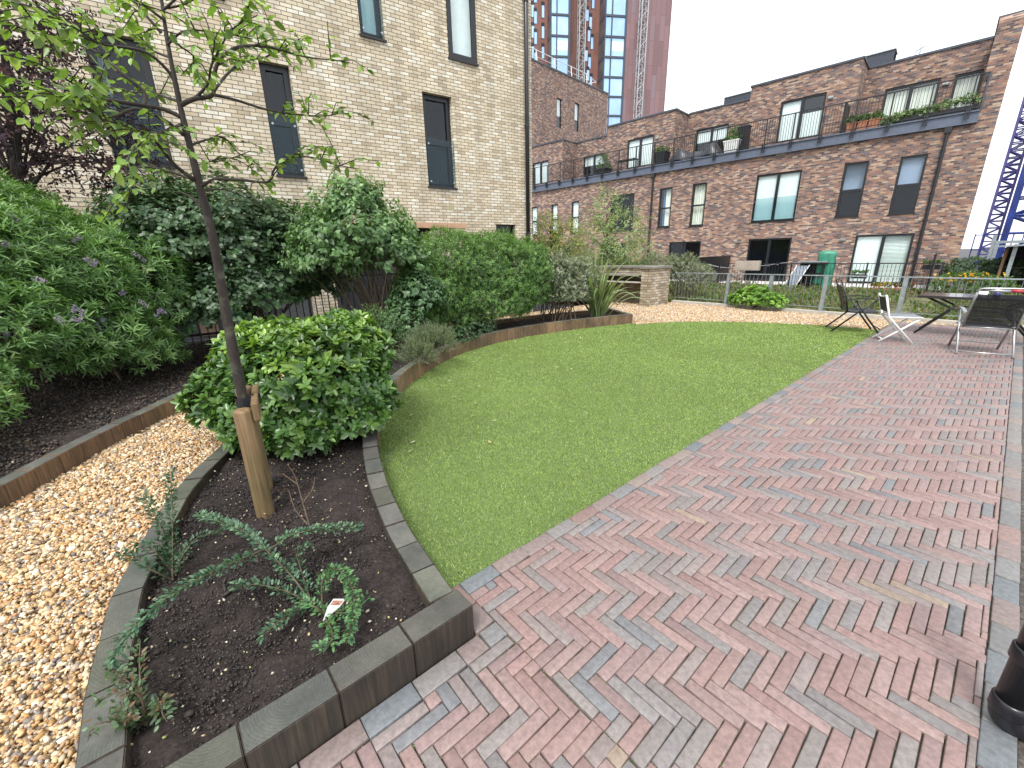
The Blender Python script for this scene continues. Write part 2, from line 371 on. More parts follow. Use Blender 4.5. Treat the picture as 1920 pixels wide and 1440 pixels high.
# turf outline (lawn), curved timber edge and straight brick edge
turf_arc = [(-1.50, .86), (-1.86, .87), (-2.29, .93), (-2.69, 1.02), (-3.24, 1.19), (-3.78, 1.46), (-4.22, 1.77), (-4.65, 2.14), (-5.20, 2.79), (-5.66, 3.57), (-5.93, 4.29), (-6.07, 5.15), (-6.05, 6.05), (-5.88, 7.18), (-5.45, 8.27)]
turf_far = [(-5.01, 9.15), (-4.32, 9.87), (-3.56, 10.35), (-2.83, 10.68), (-2.1, 10.85), (-1.497, 10.85)]
EX = -1.495
arc_s = smooth_path(turf_arc, .06)
far_s = smooth_path([turf_arc[-1]]+turf_far, .1)
arc_s = None; turf_poly = None
bedR_top = [(-1.32, .75), (-1.58, .78), (-1.93, .83), (-2.42, .94), (-2.90, 1.09), (-3.36, 1.27), (-3.88, 1.54), (-4.3, 1.86), (-4.72, 2.22), (-5.26, 2.86), (-5.72, 3.6), (-5.99, 4.3), (-6.13, 5.15), (-6.11, 6.05), (-5.94, 7.18), (-5.58, 8.45)]
arc_s = smooth_path(bedR_top, .06)[3:]
turf_poly = [(-1.497, .775)] + [tuple(p) for p in arc_s] + [tuple(p) for p in far_s[1:]]
ZT = .18
# ---- base sheets
poly_sheet('ground', [(-260, -120), (160, -120), (160, 320), (-260, 320)], -.42, M['asphalt'])
poly_sheet('garden_ground', [(-14.5, 12.98), (5.5, 12.72), (5.5, 24), (-14.5, 24)], -.10, M['garden_ground'])
poly_sheet('terrace_slab', [(-9.0, -6), (3.2, -6), (3.2, 12.62), (-9.0, 12.9)], -.05, M['concrete'])
grav_poly = [(-8.9, -4), (-1.19, -4), (-1.19, .9), (-1.52, .9), (-1.52, 12.2), (-.2, 12.45), (1.2, 12.45), (1.2, 12.62), (-8.9, 12.86)]
poly_sheet('gravel_path', grav_poly, 0.0, M['gravel'])
poly_sheet('lawn', turf_poly, .012, M['turf'])

# ---- artificial grass blades
def blades():
    P = []
    x0, y0, x1, y1 = -6.2, .8, -1.49, 10.9
    def samp(n, dmin, dmax):
        q = np.stack([rng.uniform(x0, x1, n), rng.uniform(y0, y1, n)], 1); d = np.hypot(q[:, 0], q[:, 1])
        return q[(d >= dmin) & (d < dmax) & pip(q, turf_poly)]
    A = (x1-x0)*(y1-y0)
    out = []
    for d0, d1, dens, h, w in ((0, 3, 24000, .013, .0026), (3, 5, 14000, .014, .0036), (5, 8, 8500, .015, .0052), (8, 14, 5000, .016, .0075)):
        q = samp(int(A*dens), d0, d1); out.append((q, h, w))
    V = []; C = []
    for q, h, w in out:
        n = len(q); a = rng.uniform(0, 2*np.pi, n); hh = h*rng.uniform(.6, 1.3, n); lean = rng.normal(0, .6, (n, 2))*hh[:, None]
        dx = np.stack([np.cos(a), np.sin(a)], 1)*w*.5
        v = np.zeros((n, 3, 3)); v[:, 0, :2] = q-dx; v[:, 1, :2] = q+dx; v[:, 2, :2] = q+lean; v[:, :2, 2] = .012; v[:, 2, 2] = .012+hh
        V.append(v.reshape(-1, 3))
        pal = np.array([(.16, .25, .055), (.25, .35, .085), (.36, .45, .17), (.07, .12, .03), (.50, .54, .30)])
        c = np.array([1.06, 1.09, .93])*pal[rng.choice(5, n, p=[.26, .28, .18, .18, .10])]*rng.uniform(.75, 1.25, (n, 1))*np.array([1+.14*mnoise.noise(Vector((a_*.8, b_*.8, 4)))+.10*mnoise.noise(Vector((a_*4, b_*4, 8))) for a_, b_ in q])[:, None]; C.append(np.repeat(c, 3, 0))
    V = np.vstack(V); C = np.vstack(C); Fq = np.arange(len(V)).reshape(-1, 3)
    tag(np_mesh('artificial_grass', V, Fq, M['blade'], tint=C), 'short artificial grass filling the curved lawn beside the brick patio', 'grass', kind='stuff')
blades()

# ---- stones
def ico():
    bm = bmesh.new(); bmesh.ops.create_icosphere(bm, subdivisions=1, radius=1); V = np.array([v.co[:] for v in bm.verts]); Fq = np.array([[v.index for v in f.verts] for f in bm.faces]); bm.free(); return V, Fq
ICO = ico(); OCT = (np.array([(1, 0, 0), (0, 1, 0), (-1, 0, 0), (0, -1, 0), (0, 0, 1.), (0, 0, -1)]), np.array([(0, 1, 4), (1, 2, 4), (2, 3, 4), (3, 0, 4), (1, 0, 5), (2, 1, 5), (3, 2, 5), (0, 3, 5)]))
def rand_rot(n, flat=1.0):
    q = rng.normal(size=(n, 4)); q[:, 1:3] *= flat; q /= np.linalg.norm(q, axis=1)[:, None]; w, x, y, z = q.T
    return np.stack([np.stack([1-2*(y*y+z*z), 2*(x*y-z*w), 2*(x*z+y*w)], 1), np.stack([2*(x*y+z*w), 1-2*(x*x+z*z), 2*(y*z-x*w)], 1), np.stack([2*(x*z-y*w), 2*(y*z+x*w), 1-2*(x*x+y*y)], 1)], 1)
STONE_PAL = np.array([(.50, .33, .15), (.60, .46, .27), (.40, .23, .09), (.66, .54, .36), (.70, .62, .48), (.30, .20, .12), (.40, .33, .26), (.56, .38, .20), (.48, .29, .13), (.22, .19, .18), (.62, .50, .33), (.55, .30, .14)])
def stones(q, size, tmpl, z=0.0, pal=STONE_PAL, zj=.008):
    n = len(q); TV, TF = tmpl; R = rand_rot(n, .5)
    s = size*rng.lognormal(0, .28, n)[:, None]*np.stack([rng.uniform(.8, 1.5, n), rng.uniform(.65, 1.0, n), rng.uniform(.4, .75, n)], 1)*.5
    loc = TV[None]*s[:, None, :]*(1+rng.normal(0, .10, (n, len(TV), 1)))
    V = np.einsum('nij,nkj->nki', R, loc); V[:, :, :2] += q[:, None, :]; V[:, :, 2] += z+rng.uniform(0, zj, n)[:, None]
    c = pal[rng.integers(0, len(pal), n)]*rng.uniform(.75, 1.2, (n, 1))
    Fq = (TF[None]+(np.arange(n)*len(TV))[:, None, None]).reshape(-1, 3)
    return V.reshape(-1, 3), Fq, np.repeat(c, len(TV), 0)
def merge(parts):
    Vs, Fs, Cs, b = [], [], [], 0
    for v, f, c in parts: Vs.append(v); Fs.append(f+b); Cs.append(c); b += len(v)
    return np.vstack(Vs), np.vstack(Fs), np.vstack(Cs)

# beds
bedL_top = [(-1.20, -.47), (-1.49, -.46), (-1.8, -.46), (-2.03, -.44), (-2.3, -.42), (-2.54, -.36), (-2.92, -.26), (-3.32, -.13), (-3.89, .19), (-4.6, .62), (-5.5, 1.2), (-6.4, 2.1), (-7.1, 3.4), (-7.5, 5.0), (-7.55, 6.6), (-7.2, 8.2), (-6.85, 9.15)]
front = [(-1.20, .77), (-1.20, -.47)]
end = [(-5.58, 8.45), (-6.85, 9.15)]
def offset_path(P, d):
    t = np.gradient(P, axis=0); t /= np.linalg.norm(t, axis=1)[:, None]; n = np.stack([-t[:, 1], t[:, 0]], 1); return P+n*d
def timber_row(path, width, thick, z0, z1, side, parent, skip=0, jit=.004, sm='timber', rise=0.0):
    """upright timbers side by side; the outer face follows path, thickness goes to side (+1 left / -1 right)"""
    P = smooth_path(path, .04); d = np.r_[0, np.cumsum(np.linalg.norm(np.diff(P, axis=0), axis=1))]
    n = max(1, int(round(d[-1]/width))); L = d[-1]/n
    Q = offset_path(P, side*thick)
    for i in range(n):
        a, b = i*L+.0012, (i+1)*L-.0012
        pt = lambda A, s: np.array([np.interp(s, d, A[:, 0]), np.interp(s, d, A[:, 1])])
        k = 3; ss = np.linspace(a, b, k); o = [pt(P, s) for s in ss]; q = [pt(Q, s) for s in ss[::-1]]
        dz = random.uniform(-jit, jit); off = random.uniform(-.004, .004); rngv = random.random(); dz += rise*min(1, max(0, (math.hypot(*pt(P, a))-2.3)/2.5))
        ring = o+q; m = len(ring); c = np.mean(ring, 0); mb = MB(); zt = z1+dz
        ta = pt(P, b)-pt(P, a); ta = ta/np.linalg.norm(ta); tn = np.array([-ta[1], ta[0]])
        ux, uy = random.uniform(-.14, .14), random.uniform(-.25, .1); ang = random.uniform(-.4, .4)
        def tuv(p):
            u, v = (p-c)@ta, (p-c)@tn*side; return (u+ux, v+uy-.08)
        col = random.uniform(.72, 1.25); cc = (col, col*random.uniform(.94, 1.03), col*random.uniform(.9, 1.05), 1)
        vs = [(p[0], p[1], z0) for p in ring]+[(p[0], p[1], zt) for p in ring]
        fs = [tuple(range(m, 2*m))]; uvs = [[tuv(p) for p in ring]]; mi = [1]
        for j in range(m):
            j2 = (j+1) % m; e = float(np.linalg.norm(ring[j2]-ring[j])); u0 = rngv*7+j*.31
            fs.append((j, j2, m+j2, m+j)); uvs.append([(u0, z0), (u0+e, z0), (u0+e, zt), (u0, zt)]); mi.append(0)
        if side < 0: pass
        for f, u, k2 in zip(fs, uvs, mi): mb.add([vs[x] for x in f], [tuple(range(len(f)))], [u], k2, cc)
        me_o = mb.build('timber', [M[sm], M['timber_top']], None, color=True)
        bm = bmesh.new(); bm.from_mesh(me_o.data); bmesh.ops.remove_doubles(bm, verts=bm.verts, dist=1e-5); bmesh.ops.recalc_face_normals(bm, faces=bm.faces)
        es = [e for e in bm.edges if len(e.link_faces) == 2 and e.calc_face_angle(0) > .8]
        bmesh.ops.bevel(bm, geom=es, offset=.004, segments=2, affect='EDGES', clamp_overlap=True); bm.to_mesh(me_o.data); bm.free()
        wparent(me_o, parent)
bed = empty('timber_bed_edging', (-1.2, .77, 0), 'dark weathered timber edging round the crescent bed between lawn and gravel', 'timber edging', 'upright timber edgings of the beds')
timber_row([(-1.20, -.355), (-1.20, .77)], .28, .125, -.02, ZT, 1, bed, sm='timber_dark')
timber_row(bedR_top[:6], .215, .115, -.02, ZT, 1, bed, sm='timber_dark', rise=.045)
timber_row(bedR_top[5:], .215, .115, -.02, ZT, 1, bed, rise=.045)
timber_row([(-1.20, -.475)]+bedL_top[1:9], .27, .115, -.02, ZT, -1, bed, sm='timber_dark')
timber_row(bedL_top[8:], .33, .115, -.02, ZT, -1, bed)
timber_row(end, .24, .115, -.02, ZT-.002, 1, bed, rise=.045)
bed2 = empty('timber_bed_edging', (-4.2, -1.05, 0), 'brown timber edging on the far side of the gravel path, below the lilac-flowered shrub', 'timber edging', 'upright timber edgings of the beds')
bed2_top = [(-3.1, -1.75), (-4.18, -1.06), (-5.04, -.54), (-5.55, -.17), (-6.2, .32), (-7.05, 1.2), (-7.8, 2.6), (-8.3, 4.4), (-8.5, 6.6)]
timber_row(bed2_top, .22, .12, -.02, ZT-.01, 1, bed2)
# soil
def soilz(base, amp):
    return lambda x, y: base + amp*mnoise.noise(Vector((x*2.2, y*2.2, 3))) + amp*.6*mnoise.noise(Vector((x*9, y*9, 1))) + amp*.35*mnoise.noise(Vector((x*28, y*28, 5)))
Rs = smooth_path(bedR_top, .08); Ls = smooth_path(bedL_top[1:], .08)
soil_poly = [tuple(p) for p in np.vstack([[(-1.27, .70)], offset_path(Rs, .06)])] + [(-6.8, 9.05)] + [tuple(p) for p in offset_path(Ls, -.06)[::-1]] + [(-1.27, -.44)]
near_poly = [p for p in soil_poly if p[0] > -4.2]
grid_fill('soil_bed', soil_poly, .022, soilz(.115, .035), M['soil'])
b2 = smooth_path(bed2_top, .1)
bed2_poly = [tuple(p) for p in offset_path(b2, .06)] + [(-9.9, 7.2), (-9.9, -4), (-4.6, -4)]
grid_fill('soil_bed', bed2_poly, .05, soilz(.12, .05), M['soil'])
# clods and chips on the soil
q = np.stack([rng.uniform(-4.3, -1.2, 60000), rng.uniform(-.5, 1.7, 60000)], 1); q = q[pip(q, soil_poly)]
v = merge([stones(q, .0095, OCT, .108, np.array([(.030, .025, .023), (.048, .039, .035), (.020, .017, .016), (.066, .053, .047)]), .022), stones(q[::25]+.01, .02, ICO, .108, np.array([(.03, .025, .023), (.04, .033, .03)]), .02)])
tag(np_mesh('soil_clods', v[0], v[1], M['stone'], tint=v[2]), 'dark crumbly soil clods in the near part of the crescent bed', 'soil', kind='stuff')
q = np.stack([rng.uniform(-9.8, -4, 60000), rng.uniform(-3, 5, 60000)], 1); q = q[pip(q, bed2_poly)]
v = stones(q, .026, OCT, .115, np.array([(.030, .025, .023), (.055, .042, .034), (.020, .017, .016), (.09, .065, .045)]), .035)
tag(np_mesh('soil_clods', v[0], v[1], M['stone'], tint=v[2]), 'dark lumpy soil and bark in the bed under the flowering shrub', 'soil', kind='stuff')
q = np.vstack([np.stack([rng.uniform(-9, -1.2, 2600), rng.uniform(-2.5, 8.5, 2600)], 1), np.stack([rng.uniform(-4, -1.2, 420), rng.uniform(-.5, 1.0, 420)], 1)]); q = q[pip(q, soil_poly) | pip(q, bed2_poly)]
v = merge([stones(q, .0125, OCT, .122, np.array([(.42, .32, .18), (.5, .42, .3), (.25, .2, .12), (.3, .33, .12), (.55, .5, .4)]), .03)])
tag(np_mesh('soil_litter', v[0], v[1], M['stone'], tint=v[2]), 'pale wood chips and bits of leaf scattered on the dark soil', 'litter', kind='stuff')

# gravel stones: near path, fine-grained farther off
clear = [soil_poly, turf_poly]
def gravel_pts(box, dens, test):
    x0, y0, x1, y1 = box; n = int((x1-x0)*(y1-y0)*dens); q = np.stack([rng.uniform(x0, x1, n), rng.uniform(y0, y1, n)], 1)
    ok = pip(q, grav_poly)
    for p in (soil_poly_out, turf_poly, bed2_poly, [(-1.6, .7), (-1.0, .7), (-1.0, 1.2), (-1.6, 1.2)]): ok &= ~pip(q, p)
    return q[ok & test(q)]
soil_poly_out = [(-1.19, .78)]+[tuple(p) for p in Rs]+[(-6.87, 9.17)]+[tuple(p) for p in Ls[::-1]]+[(-1.19, -.47)]
D = lambda q: np.hypot(q[:, 0], q[:, 1])
parts = []
qa = gravel_pts((-5.2, -2.2, -1.2, 1.2), 7500, lambda q: D(q) < 3.2); parts.append(stones(qa, .0185, ICO, .004, zj=.016))
qb = gravel_pts((-7.5, -2.5, -1.2, 4), 5200, lambda q: (D(q) >= 3.2) & (D(q) < 5.2)); parts.append(stones(qb, .0215, ICO, .004, zj=.016))
qc = gravel_pts((-8.6, -1, -4, 10), 1500, lambda q: (D(q) >= 5.2) & (q[:, 1] < 8.2)); parts.append(stones(qc, .032, OCT, .003, zj=.014))
qd = gravel_pts((-8.5, 8.2, 1.2, 12.9), 2600, lambda q: q[:, 1] >= 8.2); parts.append(stones(qd, .030, OCT, .004, zj=.016, pal=STONE_PAL*np.array([.98, 1.0, 1.06])))
v = merge(parts); tag(np_mesh('gravel', v[0], v[1], M['stone'], tint=v[2]), 'golden and cream loose gravel covering the path and the strip behind the lawn', 'gravel', kind='stuff')

# ---- herringbone clay pavers as real bricks
PW, PL, JT = .0512, .2048, .0042
def clip(r, lim): return (max(r[0], lim[0]), max(r[1], lim[1]), min(r[2], lim[2]), min(r[3], lim[3]))
PAV_PAL = np.array([(.235, .150, .140), (.245, .165, .155), (.22, .148, .142), (.198, .168, .160), (.182, .160, .158), (.25, .162, .148), (.215, .170, .162), (.155, .150, .158), (.27, .20, .155), (.235, .145, .135)])
PAV_P = np.array([.17, .16, .13, .12, .09, .09, .1, .04, .02, .08])
def paver_mesh(rects, name, label, z=.008, h=.012, pal=PAV_PAL, pp=PAV_P):
    rects = np.array(rects); n = len(rects); j = JT/2
    x0, y0, x1, y1 = rects.T; x0 = x0+j; y0 = y0+j; x1 = x1-j; y1 = y1-j
    jit = rng.normal(0, .0009, (4, n)); x0 = x0+jit[0]; x1 = x1+jit[1]; y0 = y0+jit[2]; y1 = y1+jit[3]
    b = .0035; dz = rng.normal(0, .0012, n); tx = rng.normal(0, .006, n); ty = rng.normal(0, .006, n); cx, cy = (x0+x1)/2, (y0+y1)/2
    V = np.zeros((n, 16, 3))
    def ringv(k, ins, zz):
        xs = [x0+ins, x1-ins, x1-ins, x0+ins]; ys = [y0+ins, y0+ins, y1-ins, y1-ins]
        for i in range(4):
            V[:, k+i, 0] = xs[i]; V[:, k+i, 1] = ys[i]; V[:, k+i, 2] = z+zz+(dz+tx*(xs[i]-cx)+ty*(ys[i]-cy) if zz > 0 else 0)
    ringv(0, 0, -.012); ringv(4, 0, h-b); ringv(8, b*.4, h-b*.3); ringv(12, b*1.2, h)
    f = []
    for k in (0, 4, 8):
        for i in range(4): f.append((k+i, k+(i+1) % 4, k+4+(i+1) % 4, k+4+i))
    f.append((12, 13, 14, 15)); f = np.array(f)
    Fq = (f[None]+(np.arange(n)*16)[:, None, None]).reshape(-1, 4)
    c = pal[rng.choice(len(pal), n, p=pp)]*rng.uniform(.88, 1.08, (n, 1))*np.array([.96, 1.0, 1.0]); C = np.repeat(c, 16, 0)
    return tag(np_mesh(name, V.reshape(-1, 3), Fq, M['paver'], tint=C), kind='structure')
PX1, PEX, PY0, PY1 = .252, .338, -2.0, 12.25
rects = []
lim_far = (-1.405, .88, PX1, PY1); lim_near = (-1.105, PY0, PX1, .88)
n0 = int(2.2/PW)+4; 
for j in range(int((PY1-PY0)/PW)+8):
    for i in range(-4, int(1.9/PW)+6):
        k = (i-j) % 8
        X = -1.46+i*PW; Y = PY0-.2+j*PW
        if k == 0: r = (X, Y, X+PL, Y+PW)            # lies along x: cells i..i+3
        elif k == 7: r = (X, Y, X+PW, Y+PL)          # lies along y
        else: continue
        for lim in (lim_far, lim_near):
            c = clip(r, lim)
            if c[2]-c[0] > .012 and c[3]-c[1] > .012: rects.append(c)
patio = paver_mesh(rects, 'patio', None)
# edge courses
er = [(EX, .775, -1.34, .88), (-1.34, .775, -1.2, .88)]; y = .88
while y < PY1: er.append((EX, y, -1.405, min(y+.205, PY1))); y += .205
y = PY0
while y < PY1+.1: er.append((PX1, y, PEX, min(y+.205, PY1+.1))); y += .205
y = PY0
while y < .78: er.append((-1.195, y, -1.105, min(y+.205, .78))); y += .205
er += [(-1.195, .785, -1.105, .88)]
x = -1.405
while x < PX1: er.append((x, PY1, min(x+.205, PX1), PY1+.1)); x += .205
EDG = np.array([(.20, .15, .14), (.16, .15, .15), (.18, .16, .155), (.215, .14, .125), (.135, .14, .15), (.22, .17, .15)])
paver_mesh(er, 'patio_border', None, z=.010, pal=EDG, pp=np.array([.25, .2, .2, .12, .13, .1]))
poly_sheet('patio_bed', [(-1.197, PY0), (PEX, PY0), (PEX, PY1+.1), (EX, PY1+.1), (EX, .77), (-1.197, .77)], .004, M['joint'])
# moss and grit in the joints
RA = np.array(rects); ri = rng.integers(0, len(RA), 26000); u_ = rng.random(26000); hor = rng.random(26000) < .6
jx = rng.normal(0, .0013, (26000, 2)); q = np.where(hor[:, None], np.stack([RA[ri, 0]+(RA[ri, 2]-RA[ri, 0])*u_, RA[ri, 1]], 1), np.stack([RA[ri, 0], RA[ri, 1]+(RA[ri, 3]-RA[ri, 1])*u_], 1))+jx
keep = (np.array([mnoise.noise(Vector((a*1.6, b*1.6, 9)))+.5*mnoise.noise(Vector((a*7, b*7, 3))) for a, b in q]) > .08) & (q[:, 1] < 6.5)
q = q[keep]
v = merge([stones(q, .0062, OCT, .0125, np.array([(.10, .15, .03), (.07, .11, .03), (.14, .12, .09), (.2, .18, .14)]), .001)])
tag(np_mesh('joint_moss', v[0], v[1], M['stone'], tint=v[2]), 'moss and grit between the brick pavers of the patio', 'moss', kind='stuff')
poly_sheet('drain_strip', [(PEX+.002, PY0), (.62, PY0), (.62, 12.4), (PEX+.002, 12.4)], .003, gravel_mat('dark_strip', 60, [(0, (.03, .028, .026)), (.5, (.08, .07, .06)), (1, (.14, .12, .10))]))
# kerb under the grey fence
k = MB(); FA, FB_ = np.array([-7.05, 12.90]), np.array([1.6, 12.62]); fd = (FB_-FA)/np.linalg.norm(FB_-FA); fn = np.array([-fd[1], fd[0]])
k.box((0, -.10, -.12), (np.linalg.norm(FB_-FA), .10, .085), fr=((FA[0], FA[1], 0), (*fd, 0), (*fn, 0), (0, 0, 1)))
tag(k.build('kerb', M['concrete'], bevel=.008), kind='structure')
# fallen leaves and litter on lawn and patio
def litter():
    pts = [(-3.9, 1.9), (-4.3, 2.6), (-4.9, 3.2), (-5.3, 4.2), (-5.5, 5.0), (-4.6, 3.6), (-2.8, 1.5), (-5.2, 6.2), (-3.4, 2.7), (-4.1, 4.9)]
    V, F, C = [], [], []; b = 0
    for p in pts:
        for k in range(5):
            c = np.array([p[0]+random.gauss(0, .3), p[1]+random.gauss(0, .35), .034]); a = random.uniform(0, 6.28); L = random.uniform(.02, .045)
            ax = np.array([math.cos(a), math.sin(a), random.uniform(-.1, .3)])*L; bx = np.array([-math.sin(a), math.cos(a), random.uniform(-.2, .2)])*L*.35
            V += [c-ax, c+bx, c+ax, c-bx]; F.append((b, b+1, b+2, b+3)); b += 4; col = random.choice([(.45, .38, .22), (.5, .48, .3), (.3, .36, .12), (.6, .55, .42)]); C += [col]*4
    tag(np_mesh('leaf_litter', np.array(V), np.array(F), M['leaf_matt'], tint=np.array(C)), 'small pale fallen leaves scattered along the timber side of the lawn', 'leaf litter', kind='stuff')
litter()
# ================================================================ BUILDINGS
class Facade:
    """vertical plane: origin o (x,y), azimuth az (deg) along which s grows; d = metres outward (towards the garden)"""
    def __init__(s, o, az, out=1):
        a = math.radians(az); s.o = np.array([o[0], o[1], 0.0]); s.e = np.array([math.sin(a), math.cos(a), 0.0]); s.n = np.array([s.e[1], -s.e[0], 0.0])*out; s.z = np.array([0, 0, 1.0])
    def P(s, a, z, d=0.0): return s.o + s.e*a + s.n*d + s.z*z
    def fr(s): return (s.o, s.e, s.n, s.z)     # box coords: (s, d, z)
    def hit(s, px, py, d=0.0):
        r = ray(px, py); C = np.array([0, 0, CH]); t = ((s.o+s.n*d-C)@s.n)/(r@s.n); p = C+r*t; return float((p-s.o)@s.e), float(p[2])
def wall(F, s0, s1, z0, z1, holes, mat, parent, name='wall', d=0.0, rev=.14, thick=.3, ends=True):
    mb = MB(); ss = sorted({s0, s1, *[h[0] for h in holes], *[h[1] for h in holes]}); zz = sorted({z0, z1, *[h[2] for h in holes], *[h[3] for h in holes]})
    ss = [a for a in ss if s0-1e-6 <= a <= s1+1e-6]; zz = [a for a in zz if z0-1e-6 <= a <= z1+1e-6]
    for i in range(len(ss)-1):
        for j in range(len(zz)-1):
            cs, cz = (ss[i]+ss[i+1])/2, (zz[j]+zz[j+1])/2
            if any(h[0] < cs < h[1] and h[2] < cz < h[3] for h in holes): continue
            a, b, c, e = ss[i], ss[i+1], zz[j], zz[j+1]
            mb.quad(F.P(a, c, d), F.P(b, c, d), F.P(b, e, d), F.P(a, e, d), [(a, c), (b, c), (b, e), (a, e)])
    for a, b, c, e in holes:
        r = rev
        mb.quad(F.P(a, c, d), F.P(a, e, d), F.P(a, e, d-r), F.P(a, c, d-r), [(a, c), (a, e), (a+r, e), (a+r, c)])
        mb.quad(F.P(b, c, d-r), F.P(b, e, d-r), F.P(b, e, d), F.P(b, c, d), [(b-r, c), (b-r, e), (b, e), (b, c)])
        mb.quad(F.P(a, e, d), F.P(b, e, d), F.P(b, e, d-r), F.P(a, e, d-r), [(a, e), (b, e), (b, e+r), (a, e+r)])
        mb.quad(F.P(a, c, d-r), F.P(b, c, d-r), F.P(b, c, d), F.P(a, c, d), [(a, c-r), (b, c-r), (b, c), (a, c)])
    if ends:
        for q in (s0, s1): mb.quad(F.P(q, z0, d), F.P(q, z1, d), F.P(q, z1, d-thick), F.P(q, z0, d-thick), [(q, z0), (q, z1), (q+thick, z1), (q+thick, z0)])
        mb.quad(F.P(s0, z1, d), F.P(s1, z1, d), F.P(s1, z1, d-thick), F.P(s0, z1, d-thick), [(s0, z1), (s1, z1), (s1, z1+thick), (s0, z1+thick)])
    return mb.build(name, mat, parent)
def window(F, s0, s1, z0, z1, parent, d=-.14, mull=(), trans=(), name='window', fill=None, fw=.06, sill=True, guard=None, dark=False, label=None, room=.9, fd=.07):
    """frame with mullions (fractions), pane, dim room behind, optional blind/curtain"""
    mb = MB(); g = .002
    a, b, c, e = s0+g, s1-g, z0+g, z1-g
    for lo, hi in (((a, d, c), (a+fw, d+fd, e)), ((b-fw, d, c), (b, d+fd, e)), ((a+fw, d, e-fw), (b-fw, d+fd, e)), ((a+fw, d, c), (b-fw, d+fd, c+fw))): mb.box(lo, hi, fr=F.fr())
    for m in mull: x = s0+(s1-s0)*m; mb.box((x-fw*.8, d, c+fw), (x+fw*.8, d+fd+.003, e-fw), fr=F.fr())
    for m in trans:
        x = z0+(z1-z0)*m; xs = [s0+fw]+[s0+(s1-s0)*q for q in mull]+[s1-fw]
        for k in range(len(xs)-1): mb.box((xs[k]+(fw*.8 if k else 0), d, x-fw*.55), (xs[k+1]-(fw*.8 if k < len(xs)-2 else 0), d+fd, x+fw*.55), fr=F.fr())
    w = mb.build(name, M['black_frame'], parent)
    if label: w['label'] = label
    p = MB(); p.quad(F.P(a+fw*.5, c+fw*.5, d+.02), F.P(b-fw*.5, c+fw*.5, d+.02), F.P(b-fw*.5, e-fw*.5, d+.02), F.P(a+fw*.5, e-fw*.5, d+.02))
    p.build('pane', M['glass_dark'] if dark else M['glass'], w)
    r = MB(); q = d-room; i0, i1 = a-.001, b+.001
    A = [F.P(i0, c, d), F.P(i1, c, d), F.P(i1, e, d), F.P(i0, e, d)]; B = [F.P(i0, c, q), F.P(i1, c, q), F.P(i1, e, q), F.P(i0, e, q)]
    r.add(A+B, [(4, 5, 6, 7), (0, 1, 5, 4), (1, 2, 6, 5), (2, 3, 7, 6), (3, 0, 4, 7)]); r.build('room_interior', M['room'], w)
    for f in (fill or []):
        nm, mat, f0, f1, h0, h1, back = f
        x0, x1, y0, y1 = s0+(s1-s0)*f0+fw*.6, s0+(s1-s0)*f1-fw*.6, z0+(z1-z0)*h0+.01, z0+(z1-z0)*h1-.01
        t = MB()
        if nm == 'curtain':
            n = max(6, int((x1-x0)/.035)); vs = []
            for k in range(n+1):
                x = x0+(x1-x0)*k/n; dd = d-back+.025*math.sin(k*2.1)+.01*math.sin(k*.7)
                vs += [F.P(x, y0, dd), F.P(x, y1, dd)]
            t.add(vs, [(2*k, 2*k+2, 2*k+3, 2*k+1) for k in range(n)])
        elif nm == 'venetian_blind':
            k = int((y1-y0)/.06)
            for i in range(k): z = y0+(y1-y0)*i/k; t.quad(F.P(x0, z, d-back), F.P(x1, z, d-back), F.P(x1, z+.055, d-back-.028), F.P(x0, z+.055, d-back-.028))
        else: t.box((x0, d-back-.004, y0), (x1, d-back, y1), fr=F.fr())
        t.build(nm, mat, w)
    if sill:
        t = MB(); t.box((s0-.03, d+.003, z0-.045), (s1+.03, .045 if d > -.5 else d+.19, z0-.002), fr=F.fr()); t.build('sill', M['black_frame'], w)
    if guard:
        t = MB(); t.box((s0+.02, .012, z0+.06), (s1-.02, .024, z0+(z1-z0)*guard), fr=F.fr()); gq = t.build('glass_guard', M['guard_glass'], w)
        for x in (s0+.07, s1-.07):
            for z in (z0+.12, z0+(z1-z0)*guard-.14):
                t = MB(); t.tube([F.P(x, z, .002), F.P(x, z, .04)], .022, 12); t.build('fixing', M['silver'], gq, smooth=False)
    return w

# ---------------- pale brick apartment house on the left
PA = T(985, 446, 14.0) ; _d = ray(985, 446); PA = np.array([0, 0, CH]) + _d*14
FA_ = Facade(PA, 5.96, 1)
Lb = empty('apartment_building', FA_.P(0, 0), 'pale buff brick apartment building with narrow black framed windows behind the shrubs', 'building')
Lholes = [(-9.45, -8.58, 3.41, 5.5), (-6.77, -6.2, 3.41, 5.55), (-3.18, -2.36, 3.41, 5.59), (-4.58, -4.02, 6.47, 8.6), (-2.36, -1.53, 6.47, 8.6), (-8.1, -7.2, 6.47, 8.6), (-12.6, -11.8, 3.41, 5.55), (-12.2, -11.6, 6.47, 8.6),
          (-1.09, -.37, 1.3, 2.5)]
wall(FA_, -16, .28, 2.5, 12.5, [h for h in Lholes if h[2] > 3], M['buff_brick'], Lb, rev=.2, thick=.32)
